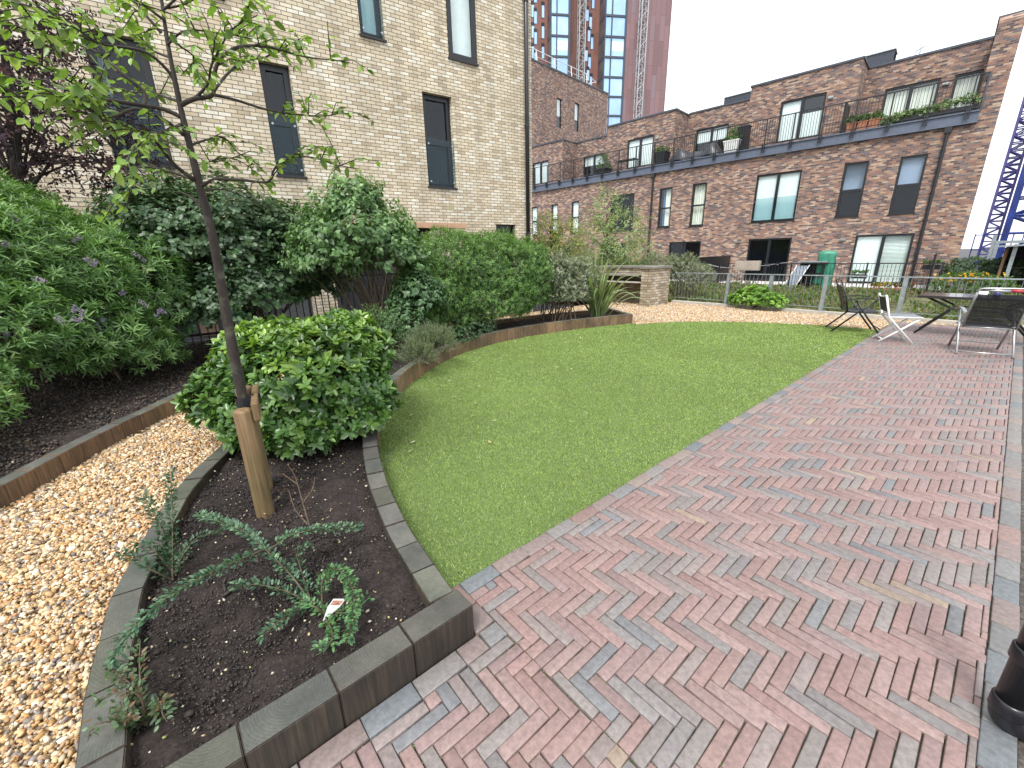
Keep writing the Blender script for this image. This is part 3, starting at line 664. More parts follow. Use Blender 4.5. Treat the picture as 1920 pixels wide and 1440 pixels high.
# side return and lower storey with piers, glazing behind
sd = MB(); sd.quad(FA_.P(.28, -.4, -.32), FA_.P(.28, -.4, -9), FA_.P(.28, 12.5, -9), FA_.P(.28, 12.5, -.32), [(0, -.4), (9, -.4), (9, 12.5), (0, 12.5)]); sd.build('side_wall', M['buff_brick'], Lb)
wall(FA_, -2.1, .28, -.4, 2.5, [(-1.09, -.37, .3, 2.498)], M['buff_brick'], Lb, name='ground_floor_wall', rev=.2, ends=False)
for a, b in ((-6.4, -5.9), (-9.8, -9.3), (-13.6, -13.1)):
    wall(FA_, a, b, -.4, 2.36, [], M['buff_brick'], Lb, name='pier', thick=.6, d=-.02)
t = MB(); t.box((-16, -.3, 2.36), (-2.1, .012, 2.498), fr=FA_.fr()); t.build('lintel', simple('terracotta_lintel', (.44, .27, .17), .8, 0, .15), Lb)
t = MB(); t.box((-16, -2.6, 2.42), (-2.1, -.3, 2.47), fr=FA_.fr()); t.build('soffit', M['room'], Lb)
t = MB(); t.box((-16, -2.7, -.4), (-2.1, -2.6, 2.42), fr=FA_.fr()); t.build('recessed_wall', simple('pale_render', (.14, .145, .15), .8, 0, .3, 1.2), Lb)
for a, b, c in ((-8.9, -8.5, (.42, .27, .19)), (-8.1, -7.8, (.25, .38, .45)), (-6.9, -6.2, (.3, .3, .3)), (-5.2, -4.3, (.08, .09, .1)), (-11.3, -10.6, (.2, .26, .3)), (-3.6, -2.7, (.35, .32, .3))):
    t = MB(); t.box((a, -2.6, -.3), (b, -2.54, 2.0), fr=FA_.fr()); t.build('door', simple('door_paint', c, .5, 0, .15), Lb)
skyref = []
for i, h in enumerate(Lholes):
    up = h[2] > 6; w_ = h[1]-h[0] > .7
    if h[2] < 3: window(FA_, h[0], h[1], .3, 2.5, Lb, d=-.2, dark=True, sill=False); continue
    window(FA_, *h, Lb, d=-.2 if not (up and w_) else -.05, trans=(.5,) if not up else (), dark=not up, guard=.53 if not up else (.5 if not w_ else None), fw=.115,
           fill=[('curtain', M['curtain'], 0, .28, 0, 1, .25)] if i == 0 else ([('blind', M['blind'], 0, 1, .0, 1, .12)] if up else []))  # upper panes: pale sheets behind the glass stand in for reflected sky
t = MB(); t.tube([FA_.P(.06, -.3, .07), FA_.P(.06, 12.6, .07)], .062, 14); dp = t.build('downpipe', M['black_metal'], Lb, smooth=True)
for z in (2.2, 5.2, 8.2): 
    t = MB(); t.tube([FA_.P(.06, z, .07), FA_.P(.06, z+.07, .07)], .072, 14); t.build('bracket', M['black_metal'], dp)
t = MB(); t.box((-2.62, -.01, 2.83), (-2.46, .004, 3.02), fr=FA_.fr()); t.build('air_brick', simple('air_brick', (.36, .32, .2), .9, 0, .3, 60), Lb)
t = MB(); t.box((-16.05, -.36, 12.5), (.32, .04, 12.58), fr=FA_.fr()); t.build('coping', M['black_metal'], Lb)

# ---------------- red-brown brick terrace at the far end
PB = G(1692, 532, -.1)
FB = Facade(PB, 85.1, 1)
Rb = empty('brick_terrace', FB.P(0, 0), 'long dark red brick housing block with a black railed balcony and set-back top storey', 'building')
DH = [(-2.12, 0.0, -.12, 2.16), (-6.93, -4.82, -.12, 2.17), (-11.62, -9.6, -.12, 2.17), (-16.9, -14.8, -.12, 2.17), (-21.6, -19.5, -.12, 2.17)]
W1H = [(-1.1, -.2, 3.04, 5.46), (-3.13, -2.2, 3.06, 5.48), (-6.96, -4.87, 3.06, 5.47), (-10.45, -9.6, 3.06, 5.46), (-12.54, -11.7, 3.1, 5.44), (-16.12, -14.3, 3.06, 5.39), (-19.5, -18.8, 3.1, 5.32), (-21.45, -20.8, 3.1, 5.3), (-23.6, -22.9, 3.1, 5.3)]
Dp = float((np.array([0, 0, CH])-FB.o)@FB.n); SCm = float((np.array([0, 0, CH])-FB.o)@FB.e)
def rsc(v, d0, d1, isz=False):
    k = (Dp-d1)/(Dp-d0); return (v-CH)*k+CH if isz else (v-SCm)*k+SCm
def rsh(h, d0, d1): return (rsc(h[0], d0, d1), rsc(h[1], d0, d1), rsc(h[2], d0, d1, True), rsc(h[3], d0, d1, True))
BD = .10; FD = -1.2
ZF = FB.hit(1600, 246, BD)[1]; ZB = FB.hit(1600, 266, BD)[1]; ZR = rsc(7.9, 1.1, BD, True); SE = FB.hit(1830, 236, BD)[0]
wall(FB, -27, 1.60, -.5, ZF-.01, DH+W1H, M['red_brick'], Rb, rev=.12)
PT = 9.8; TF = 6.9; RC = -1.8
fwd = [(-7.82, -3.19, 9.8, [(-6.3, -4.38, TF, 8.79)]), (-16.6, -11.87, 9.66, [(-15.05, -13.2, TF, 8.62)]), (-24.6, -20.4, 9.6, [(-23.4, -21.75, TF, 8.5)])]
RC0 = -1.8
rec = [(-3.19, .9, 9.8, [(-2.38, -.47, 7.52, 8.78), (-.02, .84, 7.0, 8.75)]), (-11.87, -7.82, 9.72, [(-11.32, -9.41, TF, 8.78)]), (-20.4, -16.6, 9.62, [(-19.8, -17.9, TF, 8.62)])]
fwd = [(rsc(a, 0, FD), rsc(b, 0, FD), rsc(zt, 0, FD, True), [rsh(h, 0, FD) for h in hs]) for a, b, zt, hs in fwd]
RC = FD-1.8
rec = [(rsc(a, 0, FD), rsc(b, 0, FD) if b < .8 else 1.25, rsc(zt, 0, FD, True), [rsh(h, RC0, RC) for h in hs]) for a, b, zt, hs in rec]
for a, b, zt, hs in fwd: wall(FB, a, b, ZF-.3, zt, hs, M['red_brick'], Rb, name='penthouse_wall', d=FD, rev=.12, thick=2.1)
for a, b, zt, hs in rec: wall(FB, a+.001, b-.001, ZF-.3, zt, hs, M['red_brick'], Rb, name='penthouse_wall', d=RC, rev=.12, thick=2.1)
for a, b, zt, _ in fwd:
    t = MB(); t.box((a-.05, FD-.34, zt), (b+.05, FD+.05, zt+.09), fr=FB.fr()); t.box((a-.05, FD-2.2, zt), (a+.25, FD-.34, zt+.088), fr=FB.fr()); t.box((b-.25, FD-2.2, zt), (b+.05, FD-.34, zt+.088), fr=FB.fr()); t.build('coping', M['charcoal'], Rb)
for a, b, zt, _ in rec:
    t = MB(); t.box((a+.052, RC-.34, zt), (b-.052, RC+.05, zt+.09), fr=FB.fr()); t.build('coping', M['charcoal'], Rb)
# gable party wall rising above the roof at the right end
t = MB()
prof = [(.30, -.5), (.30, 9.82), (.12, 10.02), (-9.5, 10.02), (-9.5, -.5)]
g0, g1 = .9, 1.602
for sgn, ss_ in ((1, g1), (-1, g0)):
    vs = [FB.P(ss_, z, d-.298) for d, z in prof]; t.add(vs, [tuple(range(5))], [[(d, z) for d, z in prof]])
for k in range(5):
    d0, z0 = prof[k]; d1, z1 = prof[(k+1) % 5]; L = math.hypot(d1-d0, z1-z0)
    t.quad(FB.P(g0, z0, d0-.298), FB.P(g1, z0, d0-.298), FB.P(g1, z1, d1-.298), FB.P(g0, z1, d1-.298), [(g0, 0), (g1, 0), (g1, L), (g0, L)])
t.build('gable_wall', M['red_brick'], Rb)
t = MB(); t.box((g0-.04, -9.8, 10.02), (g1+.04, -.2, 10.09), fr=FB.fr()); t.build('coping', M['charcoal'], Rb)
t = MB(); t.box((-27, -9.5, 9.1), (.89, -3.4, 9.3), fr=FB.fr()); t.build('roof', M['charcoal'], Rb)
W_ = ('blind', M['blind'], 0, 1, 0, 1, .04)
def half(a, b): return ('blind', M['blind'], a, b, 0, 1, .04)
for i, h in enumerate(DH):
    fill = [half(0, .5), ('venetian_blind', M['venetian'], .5, 1, 0, 1, .1)] if i == 0 else []
    window(FB, *h, Rb, d=-.12, mull=(.5,), name='patio_door', fill=fill, dark=i > 0, sill=False, fw=.085, label='patio door with pale blinds drawn' if i == 0 else None)
for i, h in enumerate(W1H):
    if i == 0: fill = [('blind', M['blind'], 0, 1, .52, 1, .1)]; kw = dict(trans=(.5,), dark=True)
    elif i == 1: fill = [('blind', M['blind'], 0, 1, .52, 1, .3)]; kw = dict(trans=(.48,), dark=True)
    elif i == 2: fill = [W_]; kw = dict(mull=(.5,), guard=.5)
    elif i in (3,): fill = [('curtain', M['curtain'], 0, 1, 0, 1, .15)]; kw = dict(trans=(.49,))
    elif i == 4: fill = [('curtain', M['curtain'], .34, 1, 0, 1, .15), ('curtain', M['blue_curtain'], .12, .42, 0, 1, .22)]; kw = dict(trans=(.49,))
    elif i == 5: fill = []; kw = dict(mull=(.5,), dark=True)
    else: fill = [W_]; kw = dict(trans=(.5,))
    window(FB, *h, Rb, d=-.12, fill=fill, fw=.085, **kw)
for a, b, zt, hs in fwd:
    for h in hs: window(FB, *h, Rb, d=FD-.12, mull=(.5,), name='patio_door', fill=[half(0, .5)]+([('blind', M['blind'], .5, 1, 0, .62, .04)] if a > -10 else [('blind', M['blind'], .5, 1, 0, 1, .04)]), sill=False, fw=.09)
for a, b, zt, hs in rec:
    for j, h in enumerate(hs): window(FB, *h, Rb, d=RC-.12, mull=(.5,) if h[1]-h[0] > 1.2 else (), fill=[('curtain', M['curtain'], 0, 1, 0, 1, .12)] if a > -5 else [('blind', M['blind'], 0, 1, .6, 1, .04)], fw=.09, sill=False)
# balcony: deck, fascia channel, brackets, railing
bal = MB(); bal.box((-27, FD-2.2, ZF-.25), (SE, -.31, ZF-.06), fr=FB.fr()); bal.box((-27, -.309, ZF-.008), (SE, .0, ZF), fr=FB.fr()); bal = bal.build('balcony', M['charcoal'], Rb)
t = MB(); t.box((-27, .004, ZB), (SE, BD, ZF), fr=FB.fr()); t.box((-27, BD, ZB), (SE, BD+.06, ZB+.04), fr=FB.fr()); t.box((-27, BD, ZF-.05), (SE, BD+.06, ZF), fr=FB.fr()); t.build('fascia', M['fascia'], bal)
t = MB(); t.box((SE-.02, FD-1.7, ZF+.002), (SE+.04, BD, ZR), fr=FB.fr()); t.build('end_screen', M['charcoal'], bal)
posts = np.arange(-26.8, 1.0, 1.25)+.0
for x in posts:
    t = MB(); t.box((x-.07, BD+.06, ZF-.28), (x-.03, BD+.14, ZF+.06), fr=FB.fr()); t.box((x+.03, BD+.06, ZF-.28), (x+.07, BD+.14, ZF+.06), fr=FB.fr()); t.build('bracket', M['black_metal'], bal)
t = MB(); t.box((-27, BD-.02, ZR-.045), (SE, BD+.03, ZR), fr=FB.fr()); t.box((-27, BD-.01, ZF+.08), (SE, BD+.02, ZF+.115), fr=FB.fr())
for x in posts: t.box((x-.022, BD-.02, ZF+.001), (x+.022, BD+.028, ZR-.046), fr=FB.fr())
rail = t.build('railing', M['black_metal'], bal)
t = MB()
for x in np.arange(-26.9, SE, .115): t.box((x-.008, BD-.003, ZF+.116), (x+.008, BD+.013, ZR-.046), fr=FB.fr())
t.build('railing_bars', M['black_metal'], bal)
for a, top, bot in ((.24, ZB-.24, -.3), (-13.0, ZB-.24, -.3)):
    t = MB(); t.tube([FB.P(a, bot, .1), FB.P(a, top, .1)], .065, 12); t.box((a-.11, .02, top), (a+.11, .2, top+.22), fr=FB.fr()); t.build('downpipe', M['black_metal'], Rb)
for a, z in ((-2.62, 1.95), (-7.45, 2.0), (-12.2, 1.95)):
    t = MB(); c = FB.P(a, z, .0); t.box((a-.13, .0, z-.03), (a+.13, .10, z+.09), fr=FB.fr()); t.build('wall_light', M['silver'], Rb, bevel=.03)
for px, py, d_ in ((1558, 183, FD), (1233, 259, FD), (1774, 157, RC)):
    a, z = FB.hit(px, py, d_); t = MB(); t.box((a-.12, d_, z-.05), (a+.12, d_+.1, z+.07), fr=FB.fr()); t.build('wall_light', M['silver'], Rb, bevel=.03)
# slatted plant screens on the roof
def screen(a, b, z0, z1, d, lab):
    e = empty('roof_screen', FB.P(a, z0, d), lab, 'plant screen', 'slatted screens on the roof of the brick block')
    t = MB(); t.box((a, d-.9, z0), (b, d-.88, z1), fr=FB.fr()); t.box((a, d-.02, z0), (b, d-.001, z1), fr=FB.fr())
    for x in np.arange(a, b+.01, .09): t.box((x-.018, d, z0), (x+.018, d+.03, z1), fr=FB.fr())
    t.build('slats', M['charcoal'], e)
    t = MB(); t.box((a-.04, d-.95, z1), (b+.04, d+.06, z1+.04), fr=FB.fr()); t.build('rim', M['galv'], e)
screen(-4.3, -2.6, 9.3, 11.1, -4.2, 'dark slatted roof screen over the rightmost bay of the brick block')
screen(-10.7, -9.1, 9.3, 10.85, -4.2, 'dark slatted roof screen beside the tallest brick parapet, middle of the roof')
screen(-15.9, -13.8, 9.3, 10.55, -4.2, 'low slatted roof screen nearest the tower')
screen(-7.5, -6.8, 9.3, 10.6, -3.2, 'tiny dark edge of a roof screen above the wide forward bay')
# antenna
t = MB(); o = FB.P(-1.6, 9.5, -4); 
t.tube([o, o+np.array([0, 0, 1.5])], .02, 6)
for k in range(5): t.tube([o+np.array([-.5+.1*k, 0, 1.0+.07*k]), o+np.array([-.2+.16*k, .2, 1.25+.06*k])], .012, 5)
t.tube([o+np.array([-.8, 0, .8]), o+np.array([.4, 0, 1.3])], .015, 6)
tag(t.build('antenna', M['galv']), 'spindly metal aerial on the roof right of the dark screen', 'aerial')

# ---------------- taller brick block behind the left end of the terrace
PC = FB.P(0, 0, 0)
q0 = FB.hit(990, 250, -4.5); Q0 = FB.P(q0[0], 0, -4.5); ec = np.array([math.sin(math.radians(-4.9)), math.cos(math.radians(-4.9))]); r1 = ray(1138, 230)[:2]
kk = np.linalg.solve(np.array([[ec[0], -r1[0]], [ec[1], -r1[1]]]), -Q0[:2]); FC = Facade(Q0[:2]+ec*kk[0], -4.9, 1)
Cb = empty('brick_block', FC.P(0, 0), 'taller plain red brick block with two slit windows behind the terrace roof', 'building')
def hitC(px, py): return FC.hit(px, py)
h1 = [hitC(1044.5, 183), hitC(1053.5, 183), hitC(1048, 240)]; h2 = [hitC(1078, 192), hitC(1086.5, 192), hitC(1081, 246)]
zt = hitC(1138, 176)[1]; sl = hitC(985, 134)[0]; 
slits = [(h1[0][0], h1[1][0], h1[2][1], h1[0][1]), (h2[0][0], h2[1][0], h2[2][1], h2[0][1])]
wall(FC, sl-3, 0, 4.5, zt, slits, M['red_brick'], Cb, rev=.15, thick=.3)
t = MB(); t.quad(FC.P(0, 4.5, -.3), FC.P(0, zt, -.3), FC.P(0, zt, -9), FC.P(0, 4.5, -9), [(0, 4), (0, zt), (9, zt), (9, 4)]); t.build('side_wall', M['red_brick'], Cb)
for h in slits: window(FC, *h, Cb, d=-.15, fill=[('blind', M['blind'], 0, 1, .42, 1, .06)], fw=.03, sill=False, room=.3)
t = MB(); t.box((sl-3, -.35, zt), (.05, .05, zt+.12), fr=FC.fr()); t.build('coping', M['charcoal'], Cb)
t = MB()
L = -sl; 
for k in range(6): t.tube([FC.P(-3.2-k*2.6, zt+.12, -.5), FC.P(-3.4-k*2.6, zt+1.25, -.5)], .045, 6)
t.tube([FC.P(-3.3, zt+1.2, -.5), FC.P(-19, zt+1.2, -.5)], .03, 6); t.tube([FC.P(-3.3, zt+.7, -.5), FC.P(-19, zt+.7, -.5)], .02, 6); t.tube([FC.P(-1.6, zt+.9, -.5), FC.P(-3.4, zt+.3, -.5)], .03, 6); t.tube([FC.P(-1.6, zt+.9, -.5), FC.P(-3.4, zt+1.2, -.5)], .03, 6)
t.build('guard_rail', M['white_paint'], Cb)

# ---------------- far tower
def tower_mat(name, base, pw, ph):
    t = NT(name); uv = t.uv(); br = t.n('TexBrick', offset=.37, squash=1.0)
    br.inputs['Scale'].default_value = 1; br.inputs['Brick Width'].default_value = ph; br.inputs['Row Height'].default_value = pw; br.inputs['Mortar Size'].default_value = .02
    br.inputs['Color1'].default_value = (0, 0, 0, 1); br.inputs['Color2'].default_value = (1, 1, 1, 1)
    sw = t.n('SeparateXYZ'); t.l(uv, sw.inputs[0]); cb = t.n('CombineXYZ'); t.l(sw.outputs[1], cb.inputs[0]); t.l(sw.outputs[0], cb.inputs[1]); t.l(cb.outputs[0], br.inputs['Vector'])
    c = t.ramp(br.outputs['Color'], [(0, tuple(x*.82 for x in base)), (.35, base), (.7, tuple(x*1.12 for x in base)), (1, (base[0]*1.0, base[1]*1.25, base[2]*1.35))])
    c = t.mix(c, tuple(x*.5 for x in base), br.outputs['Fac']); t.col(c); t.r(.6); return t.m
M['tower_panel'] = tower_mat('tower_panel', (.20, .115, .12), .8, 3.3)
M['tower_panel2'] = tower_mat('tower_panel_back', (.20, .085, .065), .7, 2.9)
M['tower_glass'] = simple('tower_glass', (.36, .53, .76), .08, .6, .25, .18)
M['return_glass'] = simple('return_glass', (.10, .12, .12), .2, .2, .5, .5)
M['lattice'] = simple('hoist_lattice', (.40, .40, .41), .6, .3, .3)
PT_ = T(1133, 100, 78.0); FT = Facade(PT_[:2], 32, 1)
Tb = empty('tower', FT.P(0, 0), 'tall dark red clad tower with columns of blue glazing rising out of the frame', 'tower')
hs = lambda px, py=100, d=0: FT.hit(px, py, d)[0]
wg = hs(1171); wr = hs(1256.5, 60); TZ0, TZ1 = 4, 72
def panel(a, b, d, mat, name, z0=TZ0, z1=TZ1, th=.4):
    t = MB(); t.quad(FT.P(a, z0, d), FT.P(b, z0, d), FT.P(b, z1, d), FT.P(a, z1, d), [(a, z0), (b, z0), (b, z1), (a, z1)])
    return t.build(name, mat, Tb)
FLH = 3.78
def glass_col(a, b, d, name='glazing'):
    g = panel(a, b, d-.12, M['tower_glass'], name)
    t = MB(); z = TZ0+ZOFF
    while z < TZ1: t.box((a, d-.1, z-.14), (b, d+.02, z+.14), fr=FT.fr()); z += FLH
    m = a+(b-a)*.33; t.box((m-.07, d-.1, TZ0), (m+.07, d+.03, TZ1), fr=FT.fr()); t.box((a-.06, d-.1, TZ0), (a+.1, d+.05, TZ1), fr=FT.fr()); t.box((b-.1, d-.1, TZ0), (b+.16, d+.05, TZ1), fr=FT.fr())
    t.build('mullions', M['charcoal'], g); 
    t = MB(); z = TZ0+ZOFF-.6
    rr = random.Random(4)
    while z < TZ1:
        if rr.random() < .55: x0 = m+.1 if rr.random() < .5 else a+.1; x1 = b-.2 if x0 > m else m-.1; t.box((x0, d-.119, z-rr.uniform(.5, 1.6)), (x1, d-.112, z), fr=FT.fr())
        z += FLH
    t.build('blind', M['blind'], g)
zf = [FT.hit(1150, y)[1] for y in (29, 68, 106, 144, 181, 217)]; FLH = (zf[0]-zf[-1])/5; ZOFF = (zf[0]-TZ0) % FLH
glass_col(0, wg, 0)
panel(wg, wr, .0, M['tower_panel'], 'cladding')
RD = -4.6
def ret(a, d0, d1, name, glass=True):
    """side return: one sheet of glass bays and spandrel bands, one above the other"""
    zs = [TZ0]; z = TZ0+ZOFF
    while z < TZ1: zs += [max(TZ0+.01, z-.3), z+.3]; z += FLH
    zs.append(TZ1+.5); t = MB(); vs = [FT.P(a, q, d) for q in zs for d in (d0, d1)]
    t.add(vs, [(2*k, 2*k+1, 2*k+3, 2*k+2) for k in range(len(zs)-1)]); t.mi = [k % 2 for k in range(len(zs)-1)]; t.build(name, [M['return_glass'], M['charcoal']], Tb)
# find the recess depth that shows the return between x=1119 and 1133
for q in np.arange(-1, -14, -.25):
    v = FT.P(0, 25, q)-np.array([0, 0, CH]); px = 960+CF*(v@RT)/(v@FW)
    if px < 1119.5: RD = q; break
ret(0, 0, RD, 'glazed_return')
xl1 = hs(1067, 60, RD+2.2); xl0 = hs(1033, 60, RD+2.2); DL = RD+2.2
panel(xl1, 0, RD, M['tower_panel2'], 'cladding')
t = MB(); t.quad(FT.P(wr, TZ0, .001), FT.P(wr, TZ0, -14), FT.P(wr, TZ1, -14), FT.P(wr, TZ1, .001), [(0, TZ0), (14, TZ0), (14, TZ1), (0, TZ1)]); t.build('side_cladding', M['tower_panel'], Tb)
glass_col(xl0, xl1, DL)
ret(xl0, DL, RD, 'glazed_return'); ret(xl1, DL, RD, 'return_wall')
panel(xl0-14, xl0, RD, M['tower_panel2'], 'cladding')
t = MB(); t.box((-24, -14, TZ1), (wr, 0, TZ1+.5), fr=FT.fr()); t.build('roof', M['charcoal'], Tb)
def slots(name, rows):
    for a, b, z0, z1 in rows:
        t = MB(); t.box((a, RD+.0, z0), (b, RD+.06, z1), fr=FT.fr()); w = t.build('window', M['tower_glass'], Tb)
        t = MB(); t.box((a, RD+.06, z1-.45), (b, RD+.1, z1), fr=FT.fr()); t.box((a-.08, RD+.0, z0), (a, RD+.1, z1), fr=FT.fr()); t.build('window_head', M['black_frame'], w)
rows = []
z = FT.hit(1100, 130, RD)[1]-2*FLH
hx = lambda px, py: FT.hit(px, py, RD)
base = hx(1100, 112)[1]
for k in range(-2, 5):
    o = base+FLH*k; dx = .25 if k % 2 else -.1
    a = hx(1098, 100)[0]+dx; rows.append((a, a+.42, o-.2, o+1.7)); rows.append((a+.55, a+.97, o-1.2, o+.8))
    for px in (996.5, 1001.5, 1015.5):
        a = hx(px, 60)[0]; zz = o-(.9 if px == 1001.5 else .1); rows.append((a, a+.42, zz, zz+2.0))
    a = hx(1026, 60)[0]
slots('w', rows)
def hoist(px, d, w, nm):
    a = hs(px, 100, d); e = empty('hoist_mast', FT.P(a, TZ0, d+.5), nm, 'hoist mast', 'lattice hoist masts on the tower')
    t = MB()
    for x in (a, a+w):
        for q in (d+.3, d+.3+w): t.box((x-.07, q-.07, TZ0), (x+.07, q+.07, TZ1), fr=FT.fr())
    t.build('chords', M['lattice'], e)
    t = MB(); z = TZ0; k = 0
    while z < TZ1-1:
        for q in (d+.3, d+.3+w):
            p0, p1 = (a, a+w) if k % 2 else (a+w, a); t.tube([FT.P(p0, z, q), FT.P(p1, z+w, q)], .05, 4, cap=False); t.tube([FT.P(a, z, q), FT.P(a+w, z, q)], .045, 4, cap=False)
        t.tube([FT.P(a, z, d+.3), FT.P(a, z+w, d+.3+w)], .05, 4, cap=False); t.tube([FT.P(a+w, z, d+.3), FT.P(a+w, z+w, d+.3+w)], .05, 4, cap=False)
        z += w; k += 1
    t.build('bracing', M['lattice'], e)
hoist(1081, RD, .95, 'pale lattice hoist mast between the two glass columns of the red tower')
hoist(1193, 0, .95, 'pale lattice hoist mast on the plain right face of the red tower')
# ================================================================ PLANTS
LT8 = (np.array([(0, 0, 0), (.3, .42, .06), (.3, 0, -.02), (.3, -.42, .06), (.68, .36, .03), (.68, 0, -.04), (.68, -.36, .03), (1, 0, -.06)]),
       [(0, 2, 1), (0, 3, 2), (1, 2, 5), (1, 5, 4), (2, 3, 6), (2, 6, 5), (4, 5, 7), (5, 6, 7)])
LT4 = (np.array([(0, 0, 0), (.45, .5, .1), (1, 0, -.05), (.45, -.5, .1)]), [(0, 2, 1), (0, 3, 2)])
LHEART = (np.array([(0, 0, 0), (.12, .45, .06), (.3, 0, -.02), (.12, -.45, .06), (.5, .42, .04), (.6, 0, -.05), (.5, -.42, .04), (1, 0, -.14)]), LT8[1])
LROUND = (np.array([(0, 0, 0), (.3, .5, .05), (.3, 0, -.02), (.3, -.5, .05), (.75, .42, .03), (.75, 0, -.04), (.75, -.42, .03), (1, 0, -.05)]), LT8[1])
def unit(a): return a/np.maximum(np.linalg.norm(a, axis=-1, keepdims=True), 1e-9)
def leaf_verts(P, D, N, L, W, tm):
    D = unit(D); N = unit(N-D*np.sum(N*D, 1, keepdims=True)); S = np.cross(N, D); T_, Fc = tm
    V = P[:, None]+D[:, None]*(T_[None, :, 0:1]*L[:, None, None])+S[:, None]*(T_[None, :, 1:2]*W[:, None, None])+N[:, None]*(T_[None, :, 2:3]*L[:, None, None])
    F = np.array(Fc)[None]+(np.arange(len(P))*len(T_))[:, None, None]
    return V.reshape(-1, 3), F.reshape(-1, 3)
def pick(pal, n, p=None, jit=.18):
    pal = np.array(pal); c = pal[rng.choice(len(pal), n, p=p)]*rng.uniform(1-jit, 1+jit, (n, 1)); return c
class Foliage:
    def __init__(s): s.P = []; s.D = []; s.N = []; s.L = []; s.W = []; s.C = []
    def add(s, P, D, N, L, W, C): s.P.append(P); s.D.append(D); s.N.append(N); s.L.append(L); s.W.append(W); s.C.append(C)
    def build(s, name, mat, parent, tm=LT8):
        P, D, N = map(np.vstack, (s.P, s.D, s.N)); L = np.hstack(s.L); W = np.hstack(s.W); C = np.vstack(s.C)
        V, F = leaf_verts(P, D, N, L, W, tm); return np_mesh(name, V, F, mat, parent, tint=np.repeat(C, len(tm[0]), 0))
def shoots_on(ells, n, depth=.12, up=.35, bump=.15, zmin=.0, inner=.2, hemi=-.35, bs=2.5):
    """points and outward directions over a union of ellipsoids"""
    ar = np.array([(e[3]*e[4]+e[3]*e[5]+e[4]*e[5]) for e in ells]); P, Dd = [], []; tries = 0
    while sum(map(len, P)) < n and tries < 40:
        tries += 1; m = n; k = rng.choice(len(ells), m, p=ar/ar.sum()); E = np.array(ells)[k]
        u = unit(rng.normal(size=(m, 3))); u = u[u[:, 2] > hemi]; E = E[:len(u)]
        r = 1-np.abs(rng.normal(0, depth, len(u))); ii = rng.random(len(u)) < inner; r[ii] *= rng.uniform(.55, .95, ii.sum())
        nz = np.array([mnoise.noise(Vector((q[0]*bs+e[0]*3, q[1]*bs+e[1], q[2]*bs))) for q, e in zip(u, E)]); r = r*(1+bump*nz*1.6)
        p = E[:, :3]+u*E[:, 3:6]*r[:, None]; nrm = unit(u/E[:, 3:6])
        ok = p[:, 2] > zmin
        for e in ells:
            q = (p-np.array(e[:3]))/np.array(e[3:6]); ok &= np.linalg.norm(q, axis=1) > .62
        P.append(p[ok]); Dd.append(nrm[ok])
    P = np.vstack(P)[:n]; Dd = np.vstack(Dd)[:n]
    return P, unit(Dd+np.array([0, 0, up])+rng.normal(0, .28, P.shape))
def rosettes(fo, P, D, k, L, W, pal, pp=None, tilt=(50, 85), along=0.0, droop=0.0, ljit=.25, top_tint=None):
    n = len(P); a = np.where(np.abs(D[:, 2:3]) < .9, np.array([[0, 0, 1.0]]), np.array([[1.0, 0, 0]])); X = unit(np.cross(D, a)); Y = np.cross(D, X); ph = rng.uniform(0, 6.28, n)
    base = pick(pal, n, pp)
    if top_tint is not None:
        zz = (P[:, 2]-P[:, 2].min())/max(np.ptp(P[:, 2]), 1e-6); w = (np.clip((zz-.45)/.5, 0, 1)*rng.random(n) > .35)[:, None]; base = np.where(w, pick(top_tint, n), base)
    for j in range(k):
        f = j/max(1, k-1); an = ph+j*2.4; t = np.radians(rng.uniform(tilt[0], tilt[1], n))*(1-.35*f) if along == 0 else np.radians(rng.uniform(tilt[0], tilt[1], n))
        d = D*np.cos(t)[:, None]+(X*np.cos(an)[:, None]+Y*np.sin(an)[:, None])*np.sin(t)[:, None]; d = d+np.array([0, 0, -droop])*rng.uniform(.5, 1.3, n)[:, None]
        LL = L*rng.uniform(1-ljit, 1+ljit, n)*(1-.25*f if along else 1)
        fo.add(P+D*(along*f), d, D+np.array([0, 0, .35])+rng.normal(0, .12, D.shape), LL, W/L*LL*rng.uniform(.85, 1.15, n), base*rng.uniform(.85, 1.15, (n, 1)))
def stems_to(mb, base, P, n, r0, r1, spread=.1, bend=.25):
    idx = rng.choice(len(P), min(n, len(P)), replace=False)
    for i in idx:
        b = np.array(base, float)+np.array([random.gauss(0, spread), random.gauss(0, spread), 0]); e = P[i]; m = b*.5+e*.5; m[2] = b[2]+(e[2]-b[2])*.62; m[:2] = b[:2]+(e[:2]-b[:2])*(.5-bend*.6)+np.random.default_rng(i).normal(0, .02, 2)
        pts = [((1-t)**2)*b+2*t*(1-t)*m+t*t*e for t in np.linspace(0, 1, 6)]; mb.tube(pts, list(np.linspace(r0*random.uniform(.6, 1.1), r1, 6)), 5, cap=False)
def bush(name, label, cat, base, ells, n, k, L, W, pal, pp=None, tm=LT8, mat='leaf', nst=14, r0=.014, group=None, stemmat='twig', spread=.12, **kw):
    sk = {q: kw.pop(q) for q in list(kw) if q in ('depth', 'up', 'bump', 'inner', 'hemi', 'zmin', 'bs')}
    e = empty(name, base, label, cat, group); P, D = shoots_on(ells, n, **sk); fo = Foliage(); rosettes(fo, P, D, k, L, W, pal, pp, **kw)
    fo.build('foliage', M[mat], e, tm)
    mb = MB(); stems_to(mb, base, P, nst, r0, .003, spread); mb.build('stems', M[stemmat], e, smooth=True)
    return e
ZS = .13
G_CHOI = [(.055, .125, .03), (.07, .155, .035), (.04, .095, .026), (.095, .19, .04), (.12, .22, .045)]
